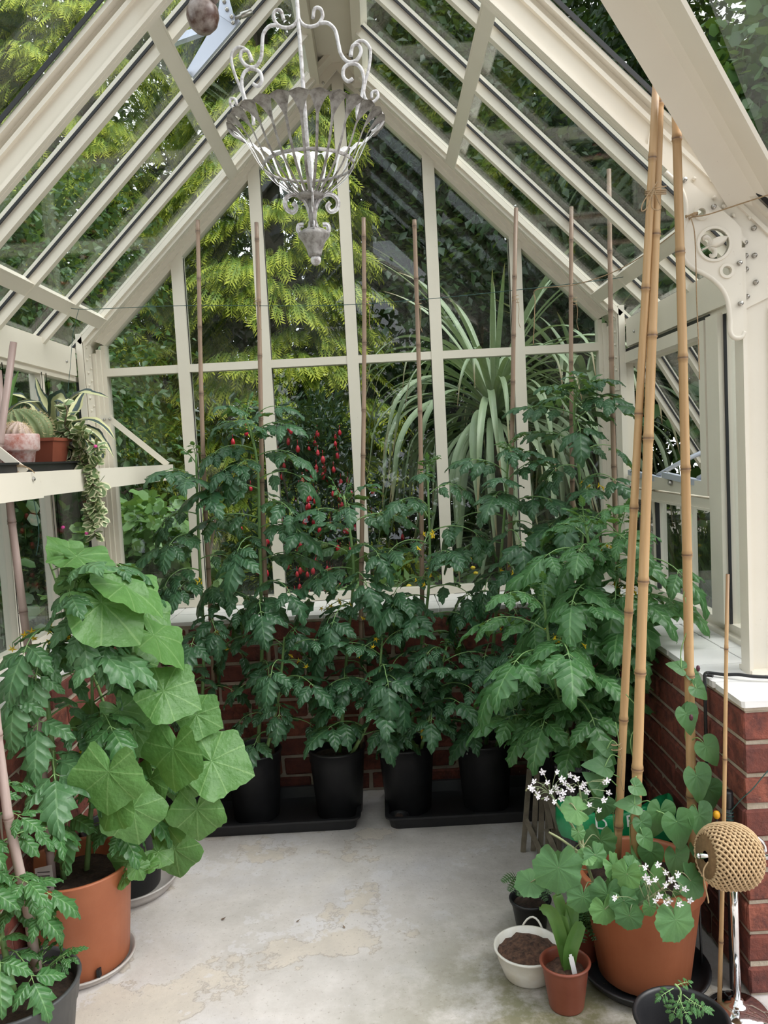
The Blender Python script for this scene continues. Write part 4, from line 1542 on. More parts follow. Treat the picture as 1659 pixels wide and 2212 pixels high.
TC = [cane(P(1332, 1855, 1.875), P(1420, 112, 1.80), .0098, 'cane_tan', 'left leg of the tripod of thick canes', TRI, .24, 21, bow=.002),
      cane(P(1370, 1890, 1.80), P(1427, 113, 1.83), .0120, 'cane_tan', 'middle leg of the tripod of thick canes', TRI, .26, 22, bow=.002),
      cane(P(1500, 1915, 1.87), P(1459, 135, 1.86), .0115, 'cane_tan', 'right leg of the tripod of thick canes, splayed to the right', TRI, .24, 23, bow=.004)]
# feet run down into the compost
cane((.703, 1.725, .0), P(1573, 1240, 1.80), .0048, 'cane_tan', 'thin short cane leaning against the right terracotta pot', None, .2, 24, bow=.003)
cane((-.905, 2.02, .22), P(-4, 800, 2.0), .0105, 'cane_grey', 'pinkish cane in the left terracotta pot, tied at the shelf', 'pinkish canes on the left', .19, 25)
cane(P(75, 2095, 1.66), P(-20, 1480, 1.66), .0105, 'cane_grey', 'pinkish cane leaning in the front left pot', 'pinkish canes on the left', .2, 26)
cane(P(-30, 1290, 1.93), P(24, 738, 1.95), .0095, 'cane_grey', 'pinkish cane crossing behind its neighbour in front of the shelf', 'pinkish canes on the left', .2, 27)
cane(P(-40, 1021, 1.97), P(32, 1018, 1.96), .0062, 'cane_tan', 'short cane tied crosswise at the shelf edge', None, .2, 28, bow=0)

# ------------------------------------------------------------------ leaves


def leaflet(mb, mt, L_, wr_, lobes, rr, n=9, droop=.7, fold=.16, tooth=.26):
    """toothed leaf blade along +X"""
    rows, us = [], []
    el = 0.12
    x = z = 0.0
    ph = rr.uniform(0, 6)
    sw = rr.uniform(-.16, .16)
    yc = 0.0
    for i in range(n):
        t_ = i / (n - 1)
        if i:
            x += math.cos(el) * L_ / (n - 1)
            z += math.sin(el) * L_ / (n - 1)
            yc += sw * L_ / (n - 1)
            el -= droop / (n - 1) * (.5 + t_)
        bw = wr_ * L_ * .5 * (math.sin(PI * min(1, t_ ** .72)) ** .8) * (1.08 - .25 * t_) if 0 < t_ < 1 else 0.0006
        r_, q = [], []
        for j, v_ in enumerate((-1, -.5, 0, .5, 1)):
            k = 1.0
            if abs(v_) == 1 and 0 < i < n - 1:
                k = 1 + (lobes if (i + (v_ > 0)) % 2 == 0 else -tooth) * rr.uniform(.1, 1.25)
            ru = math.sin(t_ * 13 + ph + v_ * 2) * .05 * L_ * v_ * v_
            back = -abs(v_) * bw * .25 if abs(v_) == 1 and (i + (v_ > 0)) % 2 else abs(v_) * bw * .12
            qz = (fold * bw * 2 * abs(v_) - abs(v_) ** 2 * bw * .55) + ru
            r_.append((x + back, yc + v_ * bw * k, z + qz))
            q.append((t_, v_, 0))
        rows.append(r_)
        us.append(q)
    o = len(mb.v)
    mb.grid(rows, us)
    mb.xf(mt, o)


def tomato_leaf(seed, L_, droop, pairs, lw=.58, big=1.0):
    rr = random.Random(seed)
    mb = MB()
    el = .45
    p = V((0, 0, 0))
    pts = [p.copy()]
    els = [el]
    N = 12
    for i in range(N):
        p = p + V((math.cos(el), rr.uniform(-.10, .10), math.sin(el))) * (L_ * .72 / N)
        el -= droop / N * (.5 + i / N)
        pts.append(p.copy())
        els.append(el)
    mb.tube(pts, [.0030 - .0017 * i / N for i in range(N + 1)], 5, mi=1)

    def at(t_):
        f = t_ * N
        i = min(N - 1, int(f))
        return pts[i].lerp(pts[i + 1], f - i), els[i]
    for k in range(pairs):
        t_ = .34 + .56 * k / max(1, pairs - 1)
        for s_ in (-1, 1):
            c, e = at(t_ + rr.uniform(-.03, .03))
            l_ = L_ * .36 * big * (1 - .45 * abs(t_ - .62)) * rr.uniform(.82, 1.12)
            az = s_ * rr.uniform(.85, 1.25)
            dz = rr.uniform(-.55, -.05)
            d = V((math.cos(az) * math.cos(e), math.sin(az), math.cos(az) * math.sin(e) + dz))
            n_ = V((-math.sin(e) * .6, -s_ * .15 + rr.uniform(-.3, .3), 1))
            st = c + d.normalized() * .014
            mb.tube([c, st], .0014, 4, mi=1)
            o = len(mb.f)
            leaflet(mb, frame_m(st, d, n_), l_, lw * rr.uniform(.9, 1.1), .10, rr, droop=rr.uniform(.5, 1.3))
        if k < pairs - 1:
            for s_ in (-1, 1):
                if rr.random() < .7:
                    c, e = at(t_ + .09)
                    az = s_ * 1.3
                    d = V((math.cos(az), math.sin(az), rr.uniform(-.3, .2)))
                    leaflet(mb, frame_m(c + d.normalized() * .006, d, V((0, 0, 1))), L_ * .10 * rr.uniform(.7, 1.3), .75, .05, rr, n=5)
    c, e = at(1.0)
    leaflet(mb, frame_m(c, V((math.cos(e), 0, math.sin(e))), V((-math.sin(e), 0, math.cos(e)))), L_ * .44 * big, lw * 1.05, .14, rr, n=11, droop=1.0, tooth=.32)
    return mb


TLEAF = {}
for kind, mats in (('tomato', ('tomato', 'stalk')), ('tomato_lit', ('tomato_lit', 'stalk')), ('tomato_bright', ('tomato_bright', 'stalk'))):
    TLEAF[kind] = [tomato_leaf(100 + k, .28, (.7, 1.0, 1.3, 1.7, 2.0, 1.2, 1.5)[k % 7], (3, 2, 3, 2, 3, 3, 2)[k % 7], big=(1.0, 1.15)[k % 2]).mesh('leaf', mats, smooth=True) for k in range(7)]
TSMALL = [tomato_leaf(200 + k, .12, (.4, -.2, .8)[k], 3, .5).mesh('leaf', ('tomato_bright', 'stalk'), smooth=True) for k in range(3)]


def flower_truss(seed, n=5):
    rr = random.Random(seed)
    mb = MB()
    pts = spline([(0, 0, 0), (.03, 0, .012), (.06, .004, 0), (.085, .0, -.025)], 4)
    mb.tube(pts, .0013, 4, mi=0)
    for k in range(n):
        c = pts[3 + (k * (len(pts) - 4)) // max(1, n - 1)]
        e = c + V((rr.uniform(-.008, .012), rr.choice((-1, 1)) * rr.uniform(.01, .018), rr.uniform(-.018, .01)))
        mb.tube([c, e], .0008, 4, mi=0)
        d = (e - c).normalized()
        fm = frame_m(e, d, V((.3, .2, 1)))
        for q in range(5):
            a = q * 2 * PI / 5
            v0 = fm @ V((0, 0, 0))
            v1 = fm @ V((.004, .0035 * math.cos(a - .5), .0035 * math.sin(a - .5)))
            v2 = fm @ V((-.001, .011 * math.cos(a), .011 * math.sin(a)))
            v3 = fm @ V((.004, .0035 * math.cos(a + .5), .0035 * math.sin(a + .5)))
            mb.add([v0, v1, v2, v3], [(0, 1, 2), (0, 2, 3)], mi=1)
        mb.tube([e, e + d * .008], [.0025, .0008], 5, mi=1)
    return mb


TRUSS = [flower_truss(k, 4 + k).mesh('flower_truss', ('stalk', 'yellow')) for k in range(3)]


def tomato(name, label, path, n, scale, kind, seed, group='tomato plants', fl=2, low=.22, face=None, wall=True, avoid=None):
    rr = random.Random(seed)
    pts = spline(path, 6)
    t_ = empty(name, path[0], label, 'plant', group)
    m = len(pts)
    part('stem', one('tube', pts, [.0078 * (1 - .55 * i / m) for i in range(m)], 7), 'stalk', t_, True)
    a = rr.uniform(0, 6)
    for k in range(n):
        f = low + (1 - low) * (k + .5) / n
        i = min(m - 2, int(f * (m - 1)))
        p = pts[i].lerp(pts[i + 1], f * (m - 1) - i)
        a += 2.4 + rr.uniform(-.4, .4)
        aa = a
        d = V((math.cos(aa), math.sin(aa), 0))
        if face is not None and d.dot(face) < -.2 and rr.random() < .75:
            d = d - 2 * d.dot(face) * face
        top = max(0, (f - .78) / .22)
        s_ = scale * rr.uniform(.85, 1.12) * (1 - .45 * top) * (.86 + .14 * min(1, f * 3))
        if wall:
            lim = (2.97 - p.y) if p.z < 1.05 else (3.28 - p.y)
            reach = .34 * s_
            if d.y * reach > lim:
                d.y = lim / reach * .8
            if d.x * reach + p.x > (.74 if p.z < (.76 if 'bright' in kind else 1.05) else 1.0):
                d.x = -abs(d.x)
            if d.x * reach + p.x < -.93:
                d.x = abs(d.x)
        d.z = .05 + .75 * top - .18 * (1 - f) + rr.uniform(-.12, .12)
        if p.z < .52 and (p.y > 2.6 or avoid):
            d.z += .24 if not avoid else .42
        ms = TLEAF[kind]
        me = rr.choice(ms[3:] if f < .5 else ms) if top < .75 else rr.choice(TSMALL)
        if me in TSMALL:
            s_ *= 1.3
        n_ = V((rr.uniform(-.2, .2), rr.uniform(-.35, .05), 1))
        link(me, 'leaf', t_, frame_m(p, d, n_) @ Matrix.Scale(s_, 4))
    for k in range(fl):
        f = rr.uniform(.4, .95)
        p = pts[int(f * (m - 1))]
        aa = rr.uniform(PI, 2 * PI)
        link(rr.choice(TRUSS), 'flower_truss', t_, frame_m(p, V((math.cos(aa), math.sin(aa), .2)), V((0, 0, 1))) @ Matrix.Scale(1.15, 4))
    return t_


FACE = V((0, -1, 0))
BT = 'tomato plants in the back row'
NB_ = 1.75
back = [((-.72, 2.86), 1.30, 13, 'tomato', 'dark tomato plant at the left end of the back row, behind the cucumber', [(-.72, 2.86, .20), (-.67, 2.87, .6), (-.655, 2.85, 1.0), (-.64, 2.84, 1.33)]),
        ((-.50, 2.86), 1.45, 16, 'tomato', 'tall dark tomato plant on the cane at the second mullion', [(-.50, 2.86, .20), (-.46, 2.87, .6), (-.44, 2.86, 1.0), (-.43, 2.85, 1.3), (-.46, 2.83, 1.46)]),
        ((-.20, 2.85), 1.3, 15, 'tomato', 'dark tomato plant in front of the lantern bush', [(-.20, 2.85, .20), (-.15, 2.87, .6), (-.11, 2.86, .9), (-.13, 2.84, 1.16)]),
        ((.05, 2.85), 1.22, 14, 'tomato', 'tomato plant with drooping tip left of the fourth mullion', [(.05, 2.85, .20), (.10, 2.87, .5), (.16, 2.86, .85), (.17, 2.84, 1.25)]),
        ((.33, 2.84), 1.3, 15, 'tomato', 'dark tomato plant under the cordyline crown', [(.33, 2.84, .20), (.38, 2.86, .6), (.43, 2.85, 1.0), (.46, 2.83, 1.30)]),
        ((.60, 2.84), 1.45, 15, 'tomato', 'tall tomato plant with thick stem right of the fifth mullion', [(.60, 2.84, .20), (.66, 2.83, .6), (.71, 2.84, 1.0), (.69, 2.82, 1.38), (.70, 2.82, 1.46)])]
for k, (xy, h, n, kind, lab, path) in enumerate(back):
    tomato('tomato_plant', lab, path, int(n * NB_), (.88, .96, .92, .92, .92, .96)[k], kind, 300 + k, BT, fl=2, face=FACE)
# side shoots that fill the row low down
side = [((-.47, 2.82, .22), (-.40, 2.78, .45), (-.36, 2.76, .68)), ((-.16, 2.80, .22), (-.06, 2.76, .42), (-.02, 2.75, .66)), ((.09, 2.80, .22), (.14, 2.76, .40), (.20, 2.74, .62)), ((.36, 2.80, .22), (.44, 2.76, .45), (.50, 2.72, .70))]
for k, path in enumerate(side):
    tomato('tomato_plant', ['bushy low tomato shoot over the second black pot', 'bushy low tomato shoot over the third black pot', 'paler low tomato shoot over the fourth black pot', 'bushy low tomato shoot over the fifth black pot'][k], [V(p) for p in path], 12, .86, 'tomato', 340 + k, BT, fl=1, face=FACE)

# black film wrapped grow bag with two bright tomatoes, right corner
GBG = empty('grow_bag', (.635, 2.51, 0), 'crumpled black plastic film wrapped round the right-hand tomatoes', 'bag')
m_ = MB()
rows = []
for i, (z, r_) in enumerate(((0, .125), (.08, .135), (.16, .132), (.24, .128), (.285, .120), (.30, .112), (.285, .104), (.25, .10))):
    q = []
    for k in range(41):
        a = 2 * PI * (k % 40) / 40
        j = 1 + .10 * mnoise.noise(V((math.cos(a) * 2.2, math.sin(a) * 2.2, z * 14))) + .05 * mnoise.noise(V((math.cos(a) * 6, math.sin(a) * 6, z * 30)))
        q.append((.635 + r_ * j * math.cos(a) * 1.12, 2.51 + r_ * j * math.sin(a) * .92, z + (.012 * mnoise.noise(V((a * 2, 1, 3))) if z > .2 else 0)))
    rows.append(q)
m_.grid(rows)
part('film', m_, 'blackfilm', GBG)
soil_disc(GBG, .635, 2.51, .25, .098, 'soil', 33)
rg = [((.61, 2.50, .25), (.60, 2.44, .55), (.62, 2.38, .85), (.60, 2.36, 1.06)), ((.68, 2.51, .25), (.70, 2.45, .6), (.71, 2.44, .85), (.72, 2.42, 1.05)), ((.58, 2.48, .25), (.52, 2.36, .45), (.47, 2.28, .66), (.45, 2.27, .86))]
for k, path in enumerate(rg):
    tomato('tomato_plant', ['large bright tomato plant in the right corner, behind the tripod', 'bright tomato plant reaching over the right tiled sill', 'bright tomato branch hanging over the timber trellis'][k], [V(p) for p in path], (26, 22, 15)[k], (1.06, 1.04, 1.02)[k], 'tomato_bright', 360 + k, 'bright tomato plants in the right corner', fl=2, face=V((-.5, -.85, 0)), wall=True, avoid=True)

# left-hand tomatoes, their stronger light painted in by paler leaf materials
lg = [([(-.875, 2.02, .24), (-.87, 2.01, .55), (-.865, 2.0, .82), (-.80, 1.99, .93), (-.76, 1.98, 1.02)], 20, .96, 'tomato_lit', 'tomato plant with a thick pale stem in the left terracotta pot'),
      ([(-.83, 2.06, .24), (-.80, 2.08, .5), (-.79, 2.10, .75)], 11, .86, 'tomato_bright', 'second tomato stem in the left terracotta pot'),
      ([(-.845, 1.655, .19), (-.875, 1.67, .40), (-.885, 1.70, .60)], 12, .70, 'tomato_bright', 'young tomato plant in the front left pot')]
for k, (path, n, sc, kind, lab) in enumerate(lg):
    tomato('tomato_plant', lab, [V(p) for p in path], n, sc, kind, 380 + k, 'tomato plants on the left', fl=2 if k < 2 else 0, face=V((.75, -.65, 0)), wall=True)

# ------------------------------------------------------------------ round and lobed leaves (cucumber, vine, pelargonium)


def round_leaf(kind, seed, nr=5, na=48):
    """unit leaf: petiole joins at the origin, tip along +X"""
    rr = random.Random(seed)
    rows, us = [], []
    ph = [rr.uniform(0, 6) for _ in range(6)]
    for i in range(nr):
        q, uu = [], []
        f = i / (nr - 1)
        for k in range(na + 1):
            a = -PI + 2 * PI * k / na
            ab = abs(a)
            if kind == 'cucumber':
                tri = 1 - 2 * abs(((a * 5 / (2 * PI) + .5) % 1) - .5)
                r_ = .76 + .21 * tri ** 1.4 * (.7 if ab > 2 else 1) + .13 * math.cos(a) + rr.uniform(-.03, .03)
                r_ *= 1 - .80 * max(0, (ab - 2.62) / (PI - 2.62)) ** 1.2
            elif kind == 'bean':
                r_ = .62 + .10 * math.cos(a) + .42 * max(0, 1 - ab / .55) ** 1.5 + .06 * math.cos(3 * a)
                r_ *= 1 - .9 * max(0, (ab - 2.75) / (PI - 2.75)) ** 1.1
            else:
                r_ = .80 + .045 * math.cos(a * 7) + .028 * math.cos(a * 21) + .04 * math.cos(a)
                r_ *= 1 - .75 * max(0, (ab - 2.72) / (PI - 2.72)) ** 1.3
            rad = r_ * f
            x, y = rad * math.cos(a), rad * math.sin(a)
            lob = {'cucumber': 5, 'bean': 2, 'geranium': 7}[kind]
            z = -.10 * rad * rad * 1.2 + (.022 if kind == 'geranium' else .05) * math.cos(a * lob) * f * f + .05 * f * f * math.sin(3 * a + ph[0]) + .035 * f ** 3 * math.sin(8 * a + ph[1])
            if kind == 'bean':
                z = .16 * abs(y) - .22 * x * x
            if kind == 'cucumber':
                z += .10 * abs(y) - .10 * max(0, x) ** 2
            q.append((x, y, z))
            uu.append((a / PI / 1.0 * (1 if kind != 'geranium' else 1.4), max(f, .02), 0))
        rows.append(q)
        us.append(uu)
    mb = MB()
    mb.grid(rows, us)
    return mb.mesh('leaf', kind, smooth=True)


RL = {k: [round_leaf(k, s_) for s_ in range(3)] for k in ('cucumber', 'bean', 'geranium')}


def placed(kind, parent, stem, px, py, Y, size, ang, facing=.55, rr=rnd, anchor=None, tip=False):
    """one leaf blade, centre of its blade at a real point; ang is the direction its tip hangs"""
    c = P(px, py, Y)
    a = math.radians(ang)
    d = CR * math.cos(a) + CU * math.sin(a)
    n_ = (-CF) * facing + V((0, 0, 1)) * (1 - facing) + V((rr.uniform(-.25, .25), rr.uniform(-.1, .1), rr.uniform(-.1, .15)))
    mt = frame_m(c, d, n_)
    mt = mt @ Matrix.Translation((-.25 * size, 0, 0))
    base = mt @ V((0, 0, 0))
    link(rr.choice(RL[kind]), 'leaf', parent, mt @ Matrix.Scale(size, 4))
    if anchor is not None:
        an = V(anchor)
        mid = an.lerp(base, .55) + V((0, 0, .02))
        stem.tube(spline([an, mid, base], 4), .0022 if kind == 'cucumber' else .0013, 5)


CUC = empty('cucumber_plant', (-.845, 2.405, .19), 'cucumber plant with big pale lobed leaves and yellow flowers, behind the left terracotta pot', 'plant')
sm = MB()
cst = spline([(-.845, 2.405, .18), (-.83, 2.38, .40), (-.86, 2.35, .62), (-.90, 2.28, .85), (-.93, 2.22, 1.06)], 8)
sm.tube(cst, [.006 - .00008 * i for i in range(len(cst))], 7)
cst2 = spline([(-.84, 2.40, .18), (-.76, 2.36, .30), (-.72, 2.34, .42), (-.74, 2.34, .58)], 6)
sm.tube(cst2, .005, 7)
rc = random.Random(5)


def near_pt(pts, q):
    return min(pts, key=lambda p: (p - q).length + (0.15 if p.z > q.z + .02 else 0))


for (px, py, Y, s_, an) in ((185, 1205, 2.12, .085, -10), (290, 1275, 2.10, .098, -20), (240, 1320, 2.05, .110, -40), (350, 1385, 2.12, .095, -32), (372, 1500, 2.10, .100, -15), (437, 1550, 2.15, .075, -30),
                           (372, 1640, 2.05, .112, -95), (478, 1650, 2.12, .112, -12), (232, 1690, 1.98, .105, -100), (300, 1590, 2.15, .085, -60), (290, 1765, 2.08, .095, -75), (425, 1765, 2.10, .090, -95),
                           (352, 1785, 2.18, .088, -100), (380, 1850, 2.22, .085, -80), (320, 1700, 2.14, .085, -110), (262, 1625, 2.22, .085, -60), (300, 1440, 2.22, .075, -40), (180, 1260, 2.16, .075, -80),
                           (140, 1190, 2.20, .065, 120), (210, 1570, 2.25, .08, -100), (265, 1545, 2.2, .07, -50), (330, 1330, 2.2, .07, -30), (240, 1745, 2.02, .08, -120), (395, 1700, 2.25, .075, -90), (210, 1640, 2.2, .085, -130)):
    Y = Y - (.16 if px < 300 else .08)
    s_ = s_ * (.94 if py > 1480 else 1.08)
    q = P(px, py, Y)
    placed('cucumber', CUC, sm, px, py, Y, s_, an + rc.uniform(-8, 8), (rc.uniform(.12, .36) if py < 1480 else rc.uniform(.35, .58)), rc, near_pt(cst + cst2, q))
for (px, py, Y, s_, an) in ((275, 1850, 2.0, .055, 90), (300, 1880, 1.98, .035, -60), (325, 1865, 2.0, .03, 20), (262, 1900, 1.99, .03, 200), (350, 1845, 2.05, .045, -30)):
    placed('cucumber', CUC, sm, px, py, Y, s_, an, .5, rc, (-.76, 2.30, .27))
sm.tube(spline([P(300, 1885, 1.99), P(335, 1872, 1.98), P(345, 1868, 1.97), P(340, 1878, 1.97)], 4), .0012, 5)
part('stem', sm, 'stalk', CUC, True)
for (px, py) in ((118, 1390, ), (205, 1345), (240, 1460), (130, 1410)):
    c = P(px, py, 2.0)
    m_ = MB()
    for q in range(5):
        a = q * 2 * PI / 5
        m_.add([c, c + V((.012 * math.cos(a - .5), -.012, .012 * math.sin(a - .5))), c + V((.022 * math.cos(a), -.006, .022 * math.sin(a))), c + V((.012 * math.cos(a + .5), -.012, .012 * math.sin(a + .5)))], [(0, 1, 2, 3)])
    part('flower', m_, 'yellow', CUC)

# purple bell vine on the tripod
VN = empty('climbing_vine', (.585, 1.86, .23), 'climbing vine with heart-shaped leaves on the cane tripod', 'plant')
sm = MB()
vst = []
for pl in ([P(1370, 1880, 1.80), P(1360, 1780, 1.80), P(1378, 1690, 1.81), P(1362, 1600, 1.82), P(1385, 1545, 1.82), P(1352, 1500, 1.82)], [P(1490, 1890, 1.86), P(1476, 1790, 1.86), P(1502, 1690, 1.87), P(1480, 1590, 1.87), P(1492, 1500, 1.86), P(1470, 1420, 1.86), P(1486, 1350, 1.86), P(1480, 1290, 1.86)], [P(1335, 1850, 1.87), P(1325, 1760, 1.87), P(1342, 1660, 1.86), P(1330, 1560, 1.86)], [P(1476, 1290, 1.86), P(1488, 1210, 1.88), P(1492, 1160, 1.88), P(1493, 1110, 1.88)]):
    q = spline(pl, 5)
    vst += q
    sm.tube(q, .0013, 5)
for (px, py, Y, s_, an) in ((1486, 1552, 1.82, .046, -70), (1532, 1622, 1.82, .048, -55), (1508, 1690, 1.80, .058, -75), (1532, 1715, 1.84, .050, -80), (1425, 1765, 1.78, .055, -95), (1466, 1790, 1.76, .060, -75), (1514, 1775, 1.78, .058, -75), (1390, 1785, 1.76, .040, -65),
                            (1396, 1815, 1.74, .034, -55), (1296, 1655, 1.84, .042, 170), (1288, 1690, 1.84, .038, 140), (1378, 1703, 1.77, .030, -30), (1362, 1738, 1.77, .036, 175), (1510, 1492, 1.84, .034, -40), (1465, 1441, 1.84, .028, 160), (1500, 1460, 1.86, .026, -30),
                            (1408, 1850, 1.78, .045, -80), (1462, 1862, 1.78, .055, -80), (1303, 1745, 1.86, .040, -110), (1262, 1742, 1.9, .042, -120), (1288, 1700, 1.86, .034, -90), (1305, 1615, 1.86, .03, 150), (1510, 1840, 1.86, .045, -60), (1485, 1535, 1.85, .03, 200)):
    q = P(px, py, Y)
    placed('bean', VN, sm, px, py, Y, s_ * 1.05, an, .60, rc, near_pt(vst, q))
part('stem', sm, 'stalk', VN, True)
for (px, py) in ((1493, 1550), (1508, 1444)):
    part('flower', one('sphere', P(px, py, 1.79), .006, 8, (.8, .8, 1.3)), 'purple', VN, True)

# pelargonium with white flowers
PG = empty('pelargonium', (.50, 1.83, .23), 'sprawling pelargonium with scalloped leaves and clouds of tiny white flowers', 'plant')
sm = MB()
main = [spline([P(1330, 1985, 1.77), P(1290, 1925, 1.76), P(1262, 1850, 1.76), P(1240, 1790, 1.77), P(1205, 1740, 1.78), P(1190, 1715, 1.78)], 5), spline([P(1262, 1850, 1.76), P(1255, 1790, 1.78), P(1255, 1740, 1.79), P(1252, 1700, 1.79)], 5), spline([P(1330, 1985, 1.77), P(1370, 1960, 1.70), P(1410, 1935, 1.68), P(1450, 1905, 1.68)], 5), spline([P(1340, 1990, 1.77), P(1400, 1945, 1.70), P(1440, 1980, 1.66)], 5), spline([P(1262, 1850, 1.76), P(1215, 1815, 1.74), P(1186, 1798, 1.73)], 4)]
for q in main:
    sm.tube(q, [.0042 - .0022 * i / len(q) for i in range(len(q))], 6)
ap = [p for q in main for p in q]
for (px, py, Y, s_, an, fc) in ((1206, 1892, 1.70, .062, -90, .5), (1136, 1908, 1.74, .038, 190, .4), (1290, 1855, 1.72, .033, -60, .6), (1330, 1880, 1.72, .036, -60, .5), (1257, 1948, 1.70, .040, -100, .5), (1312, 1945, 1.69, .046, -90, .55), (1352, 1898, 1.68, .036, -100, .55), (1366, 1880, 1.70, .030, -40, .5),
                               (1352, 1955, 1.67, .036, -60, .5), (1463, 2002, 1.62, .052, -75, .6), (1500, 1912, 1.68, .044, -50, .5), (1308, 1975, 1.68, .038, -80, .5), (1296, 1825, 1.80, .042, -90, .55), (1252, 1803, 1.74, .020, -60, .5), (1358, 1988, 1.66, .034, -95, .6), (1235, 1748, 1.76, .036, 170, .5),
                               (1390, 1925, 1.70, .034, -70, .5), (1262, 1850, 1.72, .024, 190, .5), (1205, 1858, 1.78, .03, 90, .45), (1410, 1920, 1.72, .05, -80, .5), (1460, 1960, 1.72, .036, -70, .5), (1405, 1965, 1.66, .022, -80, .5), (1330, 1920, 1.74, .03, -120, .5), (1375, 1862, 1.78, .032, -60, .5)):
    q = P(px, py, Y)
    placed('geranium', PG, sm, px, py, Y, s_ * 1.12, an, fc, rc, near_pt(ap, q))
fmb = MB()
for q in range(5):
    a = q * 2 * PI / 5 + .3
    ln = .0095 if q < 2 else .0075
    w_ = .0024
    d = V((math.cos(a), 0, math.sin(a)))
    s_ = V((-math.sin(a), 0, math.cos(a)))
    fmb.add([V((0, 0, 0)), d * ln * .6 + s_ * w_ + V((0, -.002, 0)), d * ln + V((0, -.001, 0)), d * ln * .6 - s_ * w_ + V((0, -.002, 0))], [(0, 1, 2, 3)])
fmb.tube([(0, .006, 0), (0, -.003, 0)], [.0016, .0008], 5)
pme = fmb.mesh('flower', 'petal')
fc1 = [(1153, 1688), (1150, 1705), (1160, 1715), (1172, 1668), (1182, 1690), (1190, 1710), (1203, 1668), (1213, 1683), (1221, 1692), (1200, 1700), (1217, 1712), (1197, 1732), (1213, 1725), (1232, 1675), (1245, 1682), (1256, 1700), (1262, 1693), (1268, 1710), (1273, 1738), (1307, 1690), (1315, 1712), (1304, 1728), (1294, 1750), (1162, 1722), (1206, 1710), (1228, 1700), (1145, 1700), (1180, 1725), (1236, 1706), (1312, 1686)]
fc2 = [(1393, 1873), (1421, 1868), (1395, 1895), (1415, 1900), (1402, 1905), (1438, 1885), (1463, 1890), (1437, 1912), (1462, 1915), (1480, 1920), (1415, 1945), (1445, 1945), (1437, 1952), (1468, 1953), (1490, 1945), (1327, 1940), (1425, 1935), (1450, 1900)]
for (px, py), Yf in [(p, 1.77) for p in fc1] + [(p, 1.64) for p in fc2]:
    c = P(px, py, Yf + rc.uniform(-.02, .02))
    link(pme, 'flower', PG, Matrix.Translation(c) @ Matrix.Rotation(rc.uniform(-.6, .6), 4, 'Z') @ Matrix.Rotation(rc.uniform(-.5, .5), 4, 'Y') @ Matrix.Scale(rc.uniform(.85, 1.15), 4))
    b = near_pt(ap, c)
    sm.tube([b, b.lerp(c, .5) + V((0, 0, .008)), c + V((0, .006, 0))], .0007, 4)
    if rc.random() < .6:
        e = c + V((rc.uniform(-.012, .012), .004, rc.uniform(-.012, .012)))
        sm.tube([c + V((0, .006, 0)), e], [.0007, .0022], 5)
part('stem', sm, 'dullstalk', PG, True)

# bulb with strap leaves, ferns and seedlings
BL = empty('bulb_plant', (.366, 1.785, .09), 'fleshy upright bulb leaves in the small brown pot', 'plant')
for pl, wd in (([P(1222, 2082, 1.78), P(1210, 2020, 1.77), P(1190, 1970, 1.77), P(1165, 1962, 1.78)], .030), ([P(1226, 2082, 1.79), P(1222, 2000, 1.80), P(1205, 1940, 1.82), P(1203, 1935, 1.83)], .026), ([P(1228, 2082, 1.78), P(1232, 2010, 1.79), P(1236, 1950, 1.82), P(1240, 1930, 1.83)], .032), ([P(1228, 2095, 1.765), P(1232, 2050, 1.76), P(1246, 2010, 1.765), P(1256, 1990, 1.77)], .034), ([P(1224, 2090, 1.775), P(1218, 2030, 1.775), P(1214, 1995, 1.775), P(1212, 1975, 1.78)], .030)):
    m_ = MB()
    strap(m_, pl, wd, nrm=(0, -1, .2), fold=.22, seg=5, shape=lambda t_: .45 + .55 * math.sin(PI * min(1, .15 + t_ * .75)) if t_ < .93 else .25)
    part('leaf', m_, 'broad', BL, True)


def fern_frond(pts, wd, n=15):
    mb = MB()
    pts = spline([V(p) for p in pts], max(2, n // (len(pts) - 1)))
    mb.tube(pts, .0009, 4)
    m = len(pts)
    for i in range(2, m):
        t_ = i / m
        d = (pts[i] - pts[i - 1]).normalized()
        l_ = wd * math.sin(PI * min(1, .12 + t_ * .86)) + .003
        for s_ in (-1, 1):
            sd_ = d.cross(V((0, -.4, 1))).normalized() * s_
            e = pts[i] + sd_ * l_ + d * l_ * .3
            q = d * l_ * .16
            mid = pts[i].lerp(e, .5) + V((0, 0, .002))
            mb.add([pts[i] - q, mid - q * 1.1, e, mid + q * 1.3, pts[i] + q], [(0, 1, 3, 4), (1, 2, 3)], [(t_, 0, 0)] * 5)
    return mb


F1 = empty('fern', (.345, 2.085, .075), 'pale feathery fern in the small black pot behind the bowl', 'fern')
for e in ((1085, 1905), (1100, 1925), (1130, 1925), (1165, 1920), (1190, 1930), (1120, 1935), (1180, 1945), (1150, 1915)):
    b = V((.345, 2.085, .08))
    t_ = P(e[0], e[1], 2.02)
    part('frond', fern_frond([b, b.lerp(t_, .5) + V((0, 0, .035)), t_], .017), 'fern', F1)
F2 = empty('fern', (.445, 1.95, .097), 'dark glossy fern in the brown pot beside the big terracotta pot', 'fern')
for e in ((1320, 2095), (1325, 2040), (1312, 2070), (1270, 1990), (1250, 2000), (1290, 1990), (1285, 2030), (1260, 2035), (1240, 2010), (1300, 2010)):
    b = V((.445, 1.95, .1))
    t_ = P(e[0], e[1], 1.84)
    part('frond', fern_frond([b, b.lerp(t_, .5) + V((0, 0, .03)), t_], .017), 'fern', F2)
SD = empty('seedling', (.56, 1.535, .06), 'drooping green seedling in the wide black pot', 'plant')
sm = MB()
sp_ = spline([(.552, 1.54, .055), P(1470, 2165, 1.50), P(1470, 2140, 1.50), P(1458, 2126, 1.50)], 4)
